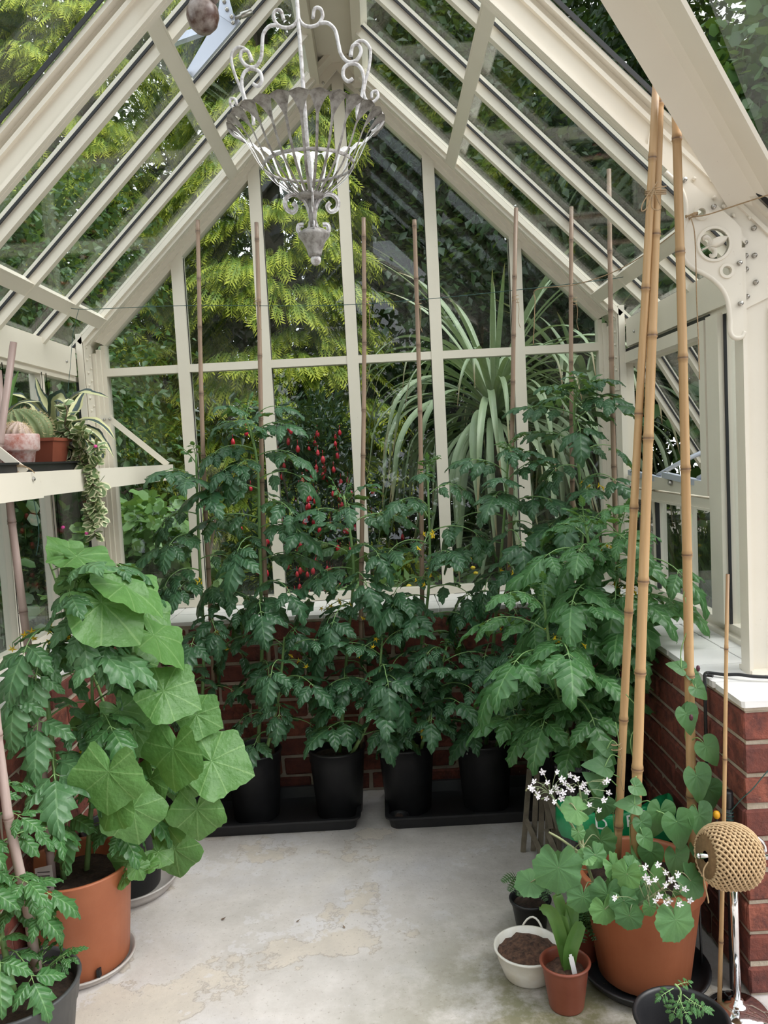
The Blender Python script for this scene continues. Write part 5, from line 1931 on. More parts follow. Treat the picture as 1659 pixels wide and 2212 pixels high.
sm.tube(sp_, .0020, 5)
part('stem', sm, 'stalk', SD, True)
for (px, py, s_, d) in ((1470, 2150, .42, (-.5, -.3, -.8)), (1475, 2148, .45, (.6, -.3, -.7)), (1465, 2150, .40, (.1, -.5, -.9)), (1480, 2160, .40, (.8, -.2, -.6)), (1455, 2135, .36, (-.8, -.2, -.5)), (1462, 2128, .3, (.7, .3, -.2))):
    link(rc.choice(TSMALL), 'leaf', SD, frame_m(P(px, py, 1.50), d, V((0, -.4, 1))) @ Matrix.Scale(s_, 4))
S2 = empty('seedling', (-.88, 1.60, .19), 'tiny trailing seedling at the left edge of the front left pot', 'plant')
for (d, s_) in (((.8, -.4, -.1), .4), ((.6, -.7, .2), .4), ((.2, -.9, 0), .36)):
    link(rc.choice(TSMALL), 'leaf', S2, frame_m((-.875, 1.60, .20), d, V((0, 0, 1))) @ Matrix.Scale(s_, 4))
S3 = empty('seedling', (-.80, 1.69, .19), 'young shoot with rounded leaflets beside the cane in the front left pot', 'plant')
for (d, s_) in (((.9, -.1, .35), .85), ((.5, -.3, .8), .8), ((.95, .3, .2), .75), ((-.2, -.4, .8), .6)):
    link(rc.choice(TSMALL), 'leaf', S3, frame_m((-.80, 1.69, .20), d, V((0, 0, 1))) @ Matrix.Scale(s_ * 1.1, 4))

# ------------------------------------------------------------------ fleur-de-lis bracket on the principal post
BK = empty('bracket', P(1545, 522, 1.955), 'cream cast metal bracket with a fleur-de-lis roundel under the right rafter', 'bracket')
YK = 1.952


def K(x, y):
    return P(x, y, YK)


def curve_plate(name, outline, holes, thick, y0, mat, parent, smooth_outline=False):
    cu = bpy.data.curves.new(name, 'CURVE')
    cu.dimensions = '2D'
    cu.fill_mode = 'BOTH'
    cu.extrude = thick / 2
    for poly in [outline] + holes:
        sp = cu.splines.new('POLY')
        sp.points.add(len(poly) - 1)
        for i, p in enumerate(poly):
            sp.points[i].co = (p[0], p[2], 0, 1)
        sp.use_cyclic_u = True
    ob = bpy.data.objects.new(name, cu)
    COL.objects.link(ob)
    dg = bpy.context.evaluated_depsgraph_get()
    me = bpy.data.meshes.new_from_object(ob.evaluated_get(dg))
    bpy.data.objects.remove(ob)
    bpy.data.curves.remove(cu)
    og = ORG[parent.name]
    n = len(me.vertices)
    co = np.empty(n * 3, np.float32)
    me.vertices.foreach_get('co', co)
    co = co.reshape(-1, 3)
    out = np.stack([co[:, 0] - og.x, y0 + co[:, 2] - og.y, co[:, 1] - og.z], 1)
    me.vertices.foreach_set('co', out.ravel())
    me.materials.clear()
    me.materials.append(M[mat])
    me.update()
    return link(me, name, parent)


def circ(c, r, n=32):
    return [(c.x + r * math.cos(2 * PI * k / n), c.y, c.z + r * math.sin(2 * PI * k / n)) for k in range(n)]


ol = [K(*p) for p in ((1437, 372), (1462, 396), (1476, 420), (1482, 450), (1480, 480), (1472, 510), (1472, 540), (1480, 562), (1495, 578), (1518, 590), (1540, 604), (1560, 625), (1572, 652), (1577, 690), (1577, 715), (1583, 727), (1592, 730), (1602, 727), (1607, 716))]
ol = spline(ol, 4) + [K(1602, 600), K(1600, 495), K(1590, 482), K(1520, 420), K(1452, 360)]
cD, c1_, c2_ = K(1541, 528), K(1513, 461), K(1568, 586)
RD = (K(1541, 490) - K(1541, 528)).length
hs = [circ(cD, RD * .86), circ(c1_, RD * .235, 20), circ(c2_, RD * .26, 20)]
curve_plate('plate', ol, hs, .008, YK, 'cream', BK)
for c, ro, ri in ((cD, RD * 1.04, RD * .86), (c1_, RD * .44, RD * .25), (c2_, RD * .44, RD * .27)):
    m_ = MB()
    m_.lathe([(ri, -.008), (ro * .97, -.008), (ro, -.005), (ro, .008), (ri, .008), (ri, -.008)], c, 32, ax=(0, 1, 0))
    part('roundel_ring', m_, 'cream', BK)
m_ = MB()
m_.tube(ol[:len(ol) - 5], .0065, 6)
part('rim', m_, 'cream', BK, True)
# raised fleur-de-lis, pointing up to the right
fl_ = MB()
cD2 = cD + V((0, -.004, 0))
dA = (K(1572, 508) - K(1508, 540)).normalized()
dB = V((0, -1, 0)).cross(dA).normalized()


def petal(pts, wd):
    q = spline(pts, 5)
    m = len(q)
    rows = []
    for i, p in enumerate(q):
        t_ = i / (m - 1)
        d = (q[min(i + 1, m - 1)] - q[max(i - 1, 0)]).normalized()
        s_ = V((0, -1, 0)).cross(d).normalized()
        w_ = wd(t_)
        rows.append([p + s_ * w_, p + V((0, -.006, 0)), p - s_ * w_, p + V((0, .006, 0)), p + s_ * w_])
    fl_.grid(rows)


at2 = lambda a, b: cD2 + dA * a * RD + dB * b * RD
petal([at2(-.82, 0), at2(-.3, 0), at2(.2, 0), at2(.86, .02)], lambda t_: RD * (.05 + .24 * max(0, math.sin(PI * max(0, (t_ - .35) / .65))) if t_ > .35 else .06))
for s_ in (-1, 1):
    petal([at2(-.35, .04 * s_), at2(-.12, .30 * s_), at2(-.22, .56 * s_), at2(-.42, .56 * s_), at2(-.46, .40 * s_)], lambda t_: RD * (.05 + .10 * math.sin(PI * t_)))
petal([at2(-.34, -.22), at2(-.34, 0), at2(-.34, .22)], lambda t_: RD * .07)
part('fleur_de_lis', fl_, 'cream', BK, True)
bo = MB()
for (x, y) in ((1478, 389), (1541, 447), (1597, 568), (1599, 656)):
    bo.lathe([(.0001, -.008), (.005, -.008), (.006, 0), (.0001, .001)], P(x, y, YK - .006), 8, ax=(0, 1, 0))
part('bolt', bo, 'steel', BK, True)

# ------------------------------------------------------------------ hanging wrought-iron basket
HY = 1.93
HC = P(680, 545, HY)
HB = empty('hanging_basket', P(644, 30, HY), 'flaking white wrought-iron hanging basket shaped like a flower, under the ridge', 'basket')
AX0, AX1 = P(640, -20, HY), P(679, 520, HY)
ax = (AX1 - AX0).normalized()
xc = lambda z: AX0.x + (AX1.x - AX0.x) * (z - AX0.z) / (AX1.z - AX0.z)
part('rod', one('tube', [V((xc(2.62), HY, 2.62)), V((xc(2.2), HY, 2.2)), V((xc(1.9), HY, 1.9))], .0048, 8), 'ironlight', HB, True)
part('hook', one('tube', spline([V((xc(2.62), HY, 2.60)), V((xc(2.62) + .006, HY, 2.66)), V((XC, HY, 2.70)), V((XC, HY, 2.76))], 4), .004, 6), 'ironlight', HB, True)


def HP(x, y, side=1, Y=HY):
    p = P(x, y, Y)
    if side < 0:
        p.x = 2 * xc(p.z) - p.x
    return p


arm = [(643, 22), (648, 45), (664, 57), (686, 53), (697, 35), (692, 19), (680, 19), (676, 40)]
arm_b = [(690, 50), (708, 50), (724, 66), (731, 95), (737, 118), (752, 134), (770, 130), (780, 112), (774, 97), (762, 100), (758, 122)]
arm_c = [(756, 122), (760, 104), (772, 90), (788, 90), (800, 108), (798, 142), (790, 175), (786, 200), (792, 217), (804, 221), (816, 210), (814, 197), (804, 200), (803, 212)]
arm_d = [(762, 170), (752, 176), (742, 166), (743, 148), (756, 138), (772, 140), (783, 155), (786, 180), (780, 215), (772, 235), (773, 258)]
rim_s = [(803, 285), (818, 276), (828, 258), (822, 243), (809, 244), (804, 258)]
for sd_ in (1, -1):
    for pl, r_ in ((arm, .0042), (arm_b, .0044), (arm_c, .0036), (arm_d, .0044), (rim_s, .0040)):
        part('scroll', one('tube', spline([HP(x, y, sd_) for x, y in pl], 5), r_, 7), 'ironlight', HB, True)
RT = (HP(826, 300).x - HP(494, 300).x) / 2
zt, zb = HP(660, 266).z, HP(680, 425).z
hx = xc((zt + zb) / 2)
NP = 26
pm = MB()
prof = [(0.13, 0.0), (.30, .10), (.52, .30), (.68, .55), (.79, .78), (.89, .93), (.97, 1.0), (1.03, 1.005)]
pts = [V((RT * a, 0, (zt - zb) * b)) for a, b in prof]
strap(pm, pts, RT * .275, nrm=(-.6, 0, 1), fold=-.14, seg=4, shape=lambda t_: .13 if t_ < .58 else .13 + .87 * min(1, (t_ - .58) / .26) * (1 if t_ < .9 else max(.25, 1 - ((t_ - .9) / .1) ** 2 * .75)))
sol = pm
pme2 = sol.mesh('petal', 'petal_lit_inside', smooth=True)
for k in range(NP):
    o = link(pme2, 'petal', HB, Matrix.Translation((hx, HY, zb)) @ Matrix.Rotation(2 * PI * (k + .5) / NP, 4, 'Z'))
    if k == 0:
        pass
m_ = MB()
rz = zb + (zt - zb) * .42
m_.lathe([(RT * .590, -.003), (RT * .60, .004), (RT * .588, .004), (RT * .578, -.003), (RT * .590, -.003)], (hx, HY, rz), 40)
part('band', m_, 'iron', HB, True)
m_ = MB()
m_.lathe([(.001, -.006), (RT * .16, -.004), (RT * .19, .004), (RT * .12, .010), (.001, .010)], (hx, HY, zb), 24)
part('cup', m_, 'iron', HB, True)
bx = xc(HP(680, 480).z)
zk = HP(678, 500).z
stem_s = [(676, 500), (672, 470), (662, 440), (646, 424), (628, 423), (616, 436), (620, 454), (634, 460), (640, 448), (632, 440)]
stem_t = [(634, 452), (646, 463), (634, 470), (618, 462), (617, 446)]
low_s = [(672, 478), (668, 495), (656, 506), (645, 500), (646, 488), (656, 487)]
for k in range(4):
    a = k * PI / 2 + .12
    for pl in (stem_s, stem_t[:0], low_s):
        if not pl:
            continue
        q = []
        for (x, y) in pl:
            p = HP(x, y)
            r_ = xc(p.z) - p.x
            q.append(V((xc(p.z) - r_ * math.cos(a), HY - r_ * math.sin(a), p.z)))
        m_ = MB()
        strap(m_, q, .011, nrm=(math.sin(a), -math.cos(a), 0), fold=0, seg=4, shape=lambda t_: 1)
        # the strap's broad face looks along its scroll plane; give it body with a core
        m_.tube(spline(q, 4), .0022, 5)
        part('stem_scroll', m_, 'ironlight', HB)
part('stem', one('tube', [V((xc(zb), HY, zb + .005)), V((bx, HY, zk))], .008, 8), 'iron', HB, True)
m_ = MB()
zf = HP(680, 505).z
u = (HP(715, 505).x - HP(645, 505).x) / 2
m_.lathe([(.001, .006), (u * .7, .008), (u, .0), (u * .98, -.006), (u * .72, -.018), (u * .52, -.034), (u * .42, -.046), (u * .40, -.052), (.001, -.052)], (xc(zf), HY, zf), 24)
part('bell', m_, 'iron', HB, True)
part('finial', one('sphere', (xc(zf) + .001, HY, zf - .060), .0125, 14, (1, 1, 1.1)), 'ironlight', HB, True)

# ------------------------------------------------------------------ roof vent opener and the ball hanging in front of it
VO = empty('roof_vent_opener', P(500, 20, 2.42), 'silver folding arm of the roof vent opener on the left slope', 'opener')
a0, a1 = P(500, 24, 2.38), P(408, 158, 2.47)
m_ = MB()
d = (a1 - a0).normalized()
s_ = d.cross(V((0, -1, 0))).normalized()
m_.prism([a0 + s_ * .026, a0 - s_ * .026, a1 - s_ * .010, a1 + s_ * .010], (0, .004, 0))
m_.prism([a0 - s_ * .026, a0 - s_ * .036, a1 - s_ * .016, a1 - s_ * .010], (0, .014, 0))
part('arm', m_, 'silver', VO)
b0, b1 = P(470, 55, 2.43), P(366, 92, 2.50)
part('arm', one('bar', b0, b1, .020, .022, (0, -1, 0)), 'silver', VO)
part('mount', one('prism', [P(476, -10, 2.375), P(496, 0, 2.375), P(508, 44, 2.375), P(500, 50, 2.375), P(470, 30, 2.375)], (0, .004, 0)), 'silver', VO)
part('piston', one('tube', [P(503, 42, 2.38), P(520, 34, 2.38), P(521, 34, 2.38), P(543, 26, 2.39)], [.005, .005, .009, .009], 8), 'steel', VO, True)
bo = MB()
for (x, y) in ((490, 20), (500, 36), (503, 49), (403, 156), (409, 167), (484, 3)):
    bo.sphere(P(x, y, 2.373 if x > 450 else 2.46), .006, 8)
part('bolt', bo, 'steel', VO, True)
bc = P(438, 32, 1.90)
HBall = empty('hanging_ball', bc, 'brown and grey glazed ball hanging at the top of the left roof slope', 'ball')
m_ = MB()
m_.lathe([(.001, -.040), (.018, -.037), (.031, -.024), (.037, -.004), (.035, .012), (.028, .026), (.017, .038), (.011, .048), (.010, .06), (.001, .062)], bc, 20)
part('body', m_, 'ball', HBall, True)
part('knob', one('sphere', bc + V((.028, -.012, .028)), .013, 10), 'ball', HBall, True)
part('cord', one('tube', [bc + V((0, 0, .058)), V((bc.x, 1.955, 2.735 - abs(bc.x - XC) + .004))], .0015, 5), 'string', HBall)

# ------------------------------------------------------------------ shelf on the left wall and what stands on it
SZ = 1.296
SH = empty('wall_shelf', (-1.0, 2.4, SZ), 'cream metal shelf on diagonal braces along the left windows', 'shelf')
part('deck', one('box', (-1.175, .9, SZ - .012), (-.838, 3.265, SZ - .004)), 'cream', SH)
part('front_fascia', one('box', (-.838, 1.985, SZ - .058), (-.832, 3.265, SZ + .003)), 'cream', SH)
part('front_fascia', one('box', (-.8395, .9, SZ - .062), (-.8285, 1.985, SZ + .003)), 'cream', SH)
part('end_fascia', one('box', (-1.175, 3.258, SZ - .058), (-.838, 3.265, SZ + .003)), 'cream', SH)
for y in (3.235, 1.93):
    b_ = MB()
    b_.bar((-1.066, y, 1.498), (-.845, y, SZ + .002), .006, .022, (1, 0, 1))
    br_ = part('brace', b_, 'cream', SH)
    bo = MB()
    bo.sphere((-1.060, y - .006, 1.492), .006, 8)
    bo.sphere((-1.082, y - .006, 1.492), .006, 8)
    part('bolt', bo, 'steel', br_)
    part('lug', one('box', (-1.10, y - .002, 1.475), (-1.052, y + .004, 1.51)), 'cream', br_)
part('bolt', one('sphere', P(63, 1035, 1.93) + V((.01, 0, 0)), .006, 8), 'steel', SH)
TY = empty('shelf_tray', (-.98, 2.2, SZ), 'shallow black tray on the left shelf under the cactus pots', 'tray')
m_ = MB()
for (a, b) in (((-1.12, 1.70, SZ - .003), (-.862, 2.42, SZ + .003)), ((-1.12, 1.70, SZ), (-1.114, 2.42, SZ + .026)), ((-.868, 1.70, SZ), (-.862, 2.42, SZ + .026)), ((-1.12, 1.70, SZ), (-.862, 1.706, SZ + .026)), ((-1.12, 2.414, SZ), (-.862, 2.42, SZ + .026)), ((-.870, 1.70, SZ + .022), (-.856, 2.42, SZ + .027))):
    m_.box(a, b)
part('body', m_, 'blackplastic', TY)
OP = empty('weathered_pot', (-.918, 2.03, SZ + .004), 'whitened old terracotta pot with a round cactus on the shelf', 'pot')
m_ = MB()
m_.lathe([(.001, 0), (.046, 0), (.048, .004), (.056, .050), (.063, .052), (.066, .056), (.068, .090), (.066, .094), (.060, .094), (.056, .07), (.04, .01), (.001, .01)], (-.918, 2.03, SZ + .004), 32)
t = NT('whitened_terracotta')
t.base(t.ramp(t.noise(26, 6, .7, t.pos()), [(.38, (.36, .12, .085)), (.58, (.56, .42, .40)), (.7, (.62, .53, .50))]))
t.b.inputs['Roughness'].default_value = .9
M['oldpot'] = t.m
part('body', m_, 'oldpot', OP, True)
soil_disc(OP, -.918, 2.03, SZ + .082, .056, 'chips', 51)


def cactus(name, c, r, h, ribs, label, axis=(0, 0, 1), mat='cactus', spines=True):
    t_ = empty(name, c, label, 'cactus')
    q = V(axis).to_track_quat('Z', 'Y')
    rows = []
    na, nz_ = ribs * 4, 14
    for i in range(nz_ + 1):
        f = i / nz_
        rr_ = r * math.sin(PI * (.16 + .84 * f)) ** .62 if f < 1 else .001
        row = []
        for k in range(na + 1):
            a = 2 * PI * (k % na) / na
            b = rr_ * (1 + .13 * math.cos(a * ribs))
            row.append(V(c) + q @ V((b * math.cos(a), b * math.sin(a), h * f)))
        rows.append(row)
    m_ = MB()
    m_.grid(rows)
    part('body', m_, mat, t_, True)
    if spines:
        sp = MB()
        rr2 = random.Random(3)
        for k in range(ribs):
            a = 2 * PI * k / ribs
            for i in range(2, nz_):
                f = i / nz_
                rr_ = r * math.sin(PI * (.16 + .84 * f)) ** .62 * 1.13
                b = V(c) + q @ V((rr_ * math.cos(a), rr_ * math.sin(a), h * f))
                for j in range(4):
                    d_ = q @ V((math.cos(a) + rr2.uniform(-.7, .7), math.sin(a) + rr2.uniform(-.7, .7), rr2.uniform(-.5, .9)))
                    s3 = d_.orthogonal().normalized() * .0006
                    sp.add([b + s3, b - s3, b + d_.normalized() * .010], [(0, 1, 2)])
        part('spines', sp, 'spine', t_, kind='stuff')
    return t_


M['palecactus'] = plain('dry_cactus_skin', (.45, .30, .24), .7, (.62, .50, .44), 40)
cactus('small_cactus', (-.905, 2.03, SZ + .080), .032, .052, 14, 'small dried pinkish round cactus in the whitened pot', (.25, -.1, 1), 'palecactus')
SPt = empty('square_pot', (-.945, 2.27, SZ + .004), 'square red-brown plastic pot holding the barrel cactus', 'pot')
m_ = MB()
for k in range(4):
    pass
m_.add([(-.945 + sx * .045, 2.27 + sy * .045, SZ + .004) for sx, sy in ((-1, -1), (1, -1), (1, 1), (-1, 1))] + [(-.945 + sx * .060, 2.27 + sy * .060, SZ + .085) for sx, sy in ((-1, -1), (1, -1), (1, 1), (-1, 1))] + [(-.945 + sx * .064, 2.27 + sy * .064, SZ + .085) for sx, sy in ((-1, -1), (1, -1), (1, 1), (-1, 1))] + [(-.945 + sx * .064, 2.27 + sy * .064, SZ + .094) for sx, sy in ((-1, -1), (1, -1), (1, 1), (-1, 1))] + [(-.945 + sx * .058, 2.27 + sy * .058, SZ + .094) for sx, sy in ((-1, -1), (1, -1), (1, 1), (-1, 1))] + [(-.945 + sx * .056, 2.27 + sy * .056, SZ + .078) for sx, sy in ((-1, -1), (1, -1), (1, 1), (-1, 1))],
       [(3, 2, 1, 0)] + [(a * 4 + k, a * 4 + (k + 1) % 4, a * 4 + 4 + (k + 1) % 4, a * 4 + 4 + k) for a in range(5) for k in range(4)])
part('body', m_, 'brownplastic', SPt)
part('compost', one('box', (-.999, 2.216, SZ + .07), (-.891, 2.324, SZ + .079)), 'soil', SPt)
cactus('barrel_cactus', (-.955, 2.25, SZ + .066), .066, .120, 18, 'spiny green barrel cactus leaning to the left on the shelf', (-.38, -.12, 1))

# agaves
AGB = V((-.985, 2.50, SZ + .10))
AGP = pot('agave_pot', -.985, 2.50, .070, .055, .10, 'blackplastic', 'black pot of the big striped agave at the end of the shelf tray', SZ - .003, .88, seed=61)
AG = empty('agave', AGB, 'large agave with dark cream-striped arching leaves on the shelf', 'agave')
toothed = lambda t_: (.75 + .25 * min(1, t_ * 3)) * (max(.03, 1 - t_ ** 2.4)) * (1 + .10 * (1 if int(t_ * 40) % 2 else -1))


def agl(parent, pxs, Ys, wd, mat, nrm=(0, -.3, 1)):
    m_ = MB()
    pts = [P(x, y, Y) for (x, y), Y in zip(pxs, Ys)]
    strap(m_, pts, wd, nrm=nrm, fold=.20, seg=6, shape=toothed, nc=7)
    part('leaf', m_, mat, parent, True)


for pxs, Ys, wd, mat, nr_ in (([(140, 905), (150, 870), (175, 850), (205, 852), (235, 859)], [2.5, 2.48, 2.46, 2.44, 2.42], .046, 'agave_mid', (0, -.5, 1)),
                         ([(140, 915), (165, 912), (195, 908), (225, 922), (250, 952)], [2.48, 2.44, 2.42, 2.40, 2.38], .040, 'agave', (0, -.3, 1)),
                         ([(140, 930), (170, 925), (200, 930), (225, 955), (246, 988)], [2.48, 2.42, 2.40, 2.38, 2.36], .036, 'agave_mid', (0, -.3, 1)),
                         ([(150, 935), (185, 938), (210, 955), (222, 985), (212, 1000)], [2.46, 2.40, 2.38, 2.37, 2.36], .034, 'agave', (.3, -.3, 1)),
                         ([(120, 920), (118, 880), (128, 858), (140, 866), (146, 872)], [2.46, 2.40, 2.36, 2.32, 2.30], .050, 'agave_mid', (0, -1, .3)),
                         ([(112, 895), (100, 870), (86, 845), (77, 815)], [2.50, 2.52, 2.54, 2.56], .036, 'agave_mid', (0, -1, 0)),
                         ([(105, 905), (80, 880), (55, 862), (30, 854), (8, 853)], [2.50, 2.46, 2.42, 2.40, 2.38], .046, 'agave_mid', (0, -.6, 1)),
                         ([(105, 905), (90, 888), (70, 872), (40, 868)], [2.52, 2.54, 2.56, 2.58], .05, 'agave', (0, -.6, 1)),
                         ([(150, 905), (165, 885), (175, 860), (185, 845)], [2.54, 2.57, 2.6, 2.62], .04, 'agave', (0, -.6, 1)),
                         ([(130, 915), (136, 895), (142, 880), (150, 862)], [2.50, 2.52, 2.54, 2.55], .03, 'agave_mid', (0, -1, .2)),
                         ([(160, 930), (180, 940), (195, 965), (205, 995)], [2.45, 2.36, 2.30, 2.27], .03, 'agave_mid', (.3, -.3, 1))):
    agl(AG, pxs, Ys, wd, mat, nr_)
AP2 = pot('agave_pot', -1.035, 1.98, .060, .05, .09, 'blackplastic', 'black pot at the left edge with the narrower agave', SZ - .003, .88, seed=62)
AG2 = empty('agave', V((-1.035, 1.98, SZ + .09)), 'narrow grey agave behind the whitened pot at the left edge', 'agave')
for pxs, Ys, wd, mat in (([(-20, 950), (10, 900), (45, 872), (88, 868)], [2.0, 1.99, 1.97, 1.96], .028, 'agave_mid'), ([(-20, 945), (10, 890), (26, 840), (41, 800)], [2.0, 2.05, 2.1, 2.12], .026, 'broad'), ([(-25, 950), (-20, 900), (-8, 850), (-15, 800)], [2.0, 2.05, 2.1, 2.12], .026, 'agave_mid')):
    agl(AG2, pxs, Ys, wd, mat, (0, -.6, 1))

# trailing variegated plant
TRP = pot('trailing_pot', -.905, 2.385, .040, .034, .07, 'blackplastic', 'small black pot of the trailing variegated plant at the shelf edge', SZ + .003, .9, seed=63)
TRV = empty('trailing_plant', (-.905, 2.385, SZ + .07), 'trailing cream-variegated succulent hanging over the shelf edge, with pink flowers', 'plant')
rt_ = random.Random(8)
lines = [[(150, 950), (155, 935), (140, 920), (145, 890), (140, 875)], [(150, 955), (120, 945), (95, 955), (85, 945), (70, 935)], [(150, 960), (170, 985), (185, 1015), (190, 1040), (194, 1075), (197, 1110), (196, 1140), (190, 1160)],
         [(150, 955), (175, 945), (195, 955), (212, 968)], [(160, 970), (180, 990), (200, 1010), (212, 1000)], [(150, 965), (130, 975), (110, 985), (92, 988)], [(185, 1010), (180, 1040), (176, 1060), (178, 1090), (170, 1115), (150, 1122), (135, 1138)], [(190, 1030), (205, 1050), (215, 1045)], [(196, 1100), (212, 1110), (218, 1120)], [(150, 945), (165, 925), (180, 935)], [(155, 950), (140, 940), (120, 930), (100, 925)], [(160, 965), (190, 975), (210, 985)], [(170, 985), (150, 1005), (135, 1010)], [(194, 1080), (205, 1095), (214, 1092)], [(178, 1090), (160, 1105), (148, 1100)]]
sm = MB()
pos_, dir_, nr_ = [], [], []
for ln in lines:
    q = spline([P(x, y, 2.345 - .06 * min(1, i / 3) if y < 1010 else 2.31 - .03 * rt_.random()) for i, (x, y) in enumerate(ln)], 5)
    # keep clear of the fascia once over the edge
    q = [V((max(p.x, -.818), p.y, p.z)) if p.z < SZ + .01 else p for p in q]
    sm.tube(q, [.0024 - .0010 * i / len(q) for i in range(len(q))], 5)
    for i in range(2, len(q)):
        d_ = (q[i] - q[i - 1]).normalized()
        for j in range(2):
            o_ = d_.orthogonal()
            o_.rotate(Matrix.Rotation(rt_.uniform(0, 6.28), 3, d_))
            x_ = d_ * .5 + o_
            pos_.append(q[i])
            dir_.append(x_)
            nr_.append(V((rt_.uniform(-.5, .5), -.6 + rt_.uniform(-.5, .5), .7)))
part('stem', sm, 'woodystalk', TRV, True)
T_VAR = (np.array([[0, 0, 0], [.35, .33, .06], [.75, .28, .03], [1, 0, -.03], [.75, -.28, .03], [.35, -.33, .06], [.35, 0, 0], [.75, 0, -.02]]),
         [(0, 6, 1), (0, 5, 6), (1, 6, 7), (1, 7, 2), (6, 5, 4), (6, 4, 7), (7, 3, 2), (7, 4, 3)], np.array([0, .35, .75, 1, .75, .35, .35, .75]))
rv = np.random.default_rng(9)
vo_ = scatter('leaves', T_VAR, np.array([tuple(p) for p in pos_]), np.array([tuple(p) for p in dir_]), np.array([tuple(p) for p in nr_]), .027 + .011 * rv.random(len(pos_)), 'variegated', TRV, rv, kind='stuff')
lv = vo_.data.attributes['luv'].data
arr = np.zeros((len(pos_), 8, 3), np.float32)
arr[:, :, 1] = np.array([0, 1, 1, 1, -1, -1, 0, 0])[None]
arr[:, :, 2] = (rv.random(len(pos_)) - .5)[:, None]
lv.foreach_set('vector', arr.ravel())
for (x, y) in ((98, 983), (136, 1139), (187, 1152), (206, 964)):
    part('flower', one('sphere', P(x, y, 2.27), .006, 8, (1, 1, .8)), 'pink', TRV, True)

# ------------------------------------------------------------------ twine on its chrome holder
M['juteshade'] = plain('jute_recess_shade', (.22, .13, .06), .95, (.16, .09, .04), 120)  # shade in the gaps between strands, painted in as darker jute
KH = V((.738, 1.712, 0))
TW0 = P(1575, 1850, 1.68)
ST = empty('chrome_stand', KH, 'chrome holder with a round domed foot and upright rod, by the brick pillar', 'stand')
m_ = MB()
m_.lathe([(.001, 0), (.070, 0), (.073, .003), (.070, .010), (.055, .020), (.030, .028), (.014, .032), (.012, .040), (.001, .040)], KH, 40)
part('foot', m_, 'chrome', ST, True)
rod_top = V((.735, 1.712, TW0.z + .012))
part('rod', one('tube', [KH + V((0, 0, .035)), rod_top], [.0085, .0085], 16), 'chrome', ST, True)
part('arm', one('tube', [TW0 + V((-.062, .005, .002)), TW0 + V((.075, .0, -.002))], .006, 12), 'chrome', ST, True)
part('end_cap', one('tube', [TW0 + V((.045, 0, -.001)), TW0 + V((.082, 0, -.002))], .0105, 12), 'chrome', ST, True)
part('end_cap', one('sphere', TW0 + V((-.064, .005, .002)), .0065, 10), 'chrome', ST, True)
part('clip', one('tube', spline([TW0 + V((.045, 0, .036)), TW0 + V((.062, 0, .038)), TW0 + V((.076, 0, .024)), TW0 + V((.080, 0, .004))], 5), .0035, 8), 'chrome', ST, True)
TW = empty('twine_ball', TW0, 'big cross-wound ball of jute twine on the chrome holder', 'twine')
bax = V((1, .10, -.10)).normalized()
hw = .054
Rm = .068
rf = lambda f: Rm * (1 - abs(2 * f - 1) ** 3.2 * .30)
m_ = MB()
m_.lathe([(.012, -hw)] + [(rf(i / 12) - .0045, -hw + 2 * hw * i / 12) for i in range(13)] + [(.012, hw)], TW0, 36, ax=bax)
part('core', m_, 'juteshade', TW, True)
m_ = MB()
q = bax.to_track_quat('Z', 'Y')
for s_ in (1, -1):
    for k in range(27):
        pts = []
        for i in range(15):
            f = i / 14
            a = 2 * PI * k / 27 + s_ * (f - .5) * 2.3
            r_ = rf(f) + (.0005 if s_ > 0 else -.0015)
            pts.append(TW0 + q @ V((r_ * math.cos(a), r_ * math.sin(a), -hw + 2 * hw * f)))
        m_.tube(pts, .0026, 5)
part('winding', m_, 'jute', TW, True)
part('loose_end', one('tube', spline([P(1530, 1862, 1.655), P(1520, 1880, 1.65), P(1522, 1905, 1.65), P(1530, 1945, 1.655), P(1530, 1950, 1.66)], 5), .0016, 6), 'jute', TW, True)

# ------------------------------------------------------------------ folded timber trellis, film-lined green bag
TS = empty('timber_trellis', P(1165, 1760, 2.40), 'weathered folded timber trellis leaning in front of the right tray', 'trellis')
sl = [((1144, 1662), (1130, 1842)), ((1160, 1668), (1152, 1838)), ((1172, 1690), (1168, 1880)), ((1184, 1690), (1184, 1872)), ((1194, 1705), (1198, 1872)), ((1204, 1740), (1212, 1880))]
for k, (a, b) in enumerate(sl):
    Yb = 2.49 - .022 * k
    fz = P(b[0], b[1], Yb)
    fz.z = max(fz.z, .0)
    tp_ = P(a[0], a[1], Yb + .02)
    part('slat', one('bar', fz, tp_, .016, .007, (0, -1, 0)), 'weathered', TS)
for k, (a, b) in enumerate((((1136, 1770), (1172, 1850)), ((1172, 1690), (1190, 1790)), ((1180, 1790), (1204, 1850)), ((1186, 1720), (1206, 1790)))):
    part('cross_slat', one('bar', P(*a, 2.475 - .025 * k), P(*b, 2.425 - .025 * k), .016, .007, (0, -1, 0)), 'weathered', TS)

GB = empty('compost_bag', (.60, 2.14, 0), 'black compost bag with its green printed rim rolled down, behind the tripod pot', 'bag')
cx, cy, rx, ry = .605, 2.165, .150, .105


def bagring(z, k1, wob, n=48, dz=0):
    o = []
    for k in range(n + 1):
        a = 2 * PI * (k % n) / n
        j = 1 + wob * mnoise.noise(V((math.cos(a) * 2.5, math.sin(a) * 2.5, z * 9 + 3)))
        o.append(V((cx + rx * k1 * j * math.copysign(abs(math.cos(a)) ** .75, math.cos(a)), cy + ry * k1 * j * math.copysign(abs(math.sin(a)) ** .75, math.sin(a)), max(0.001, z - (.085 * max(0, math.sin(a)) * (z / .3) if z > .2 else 0) + dz * mnoise.noise(V((math.cos(a) * 2, math.sin(a) * 2, 7)))))))
    return o


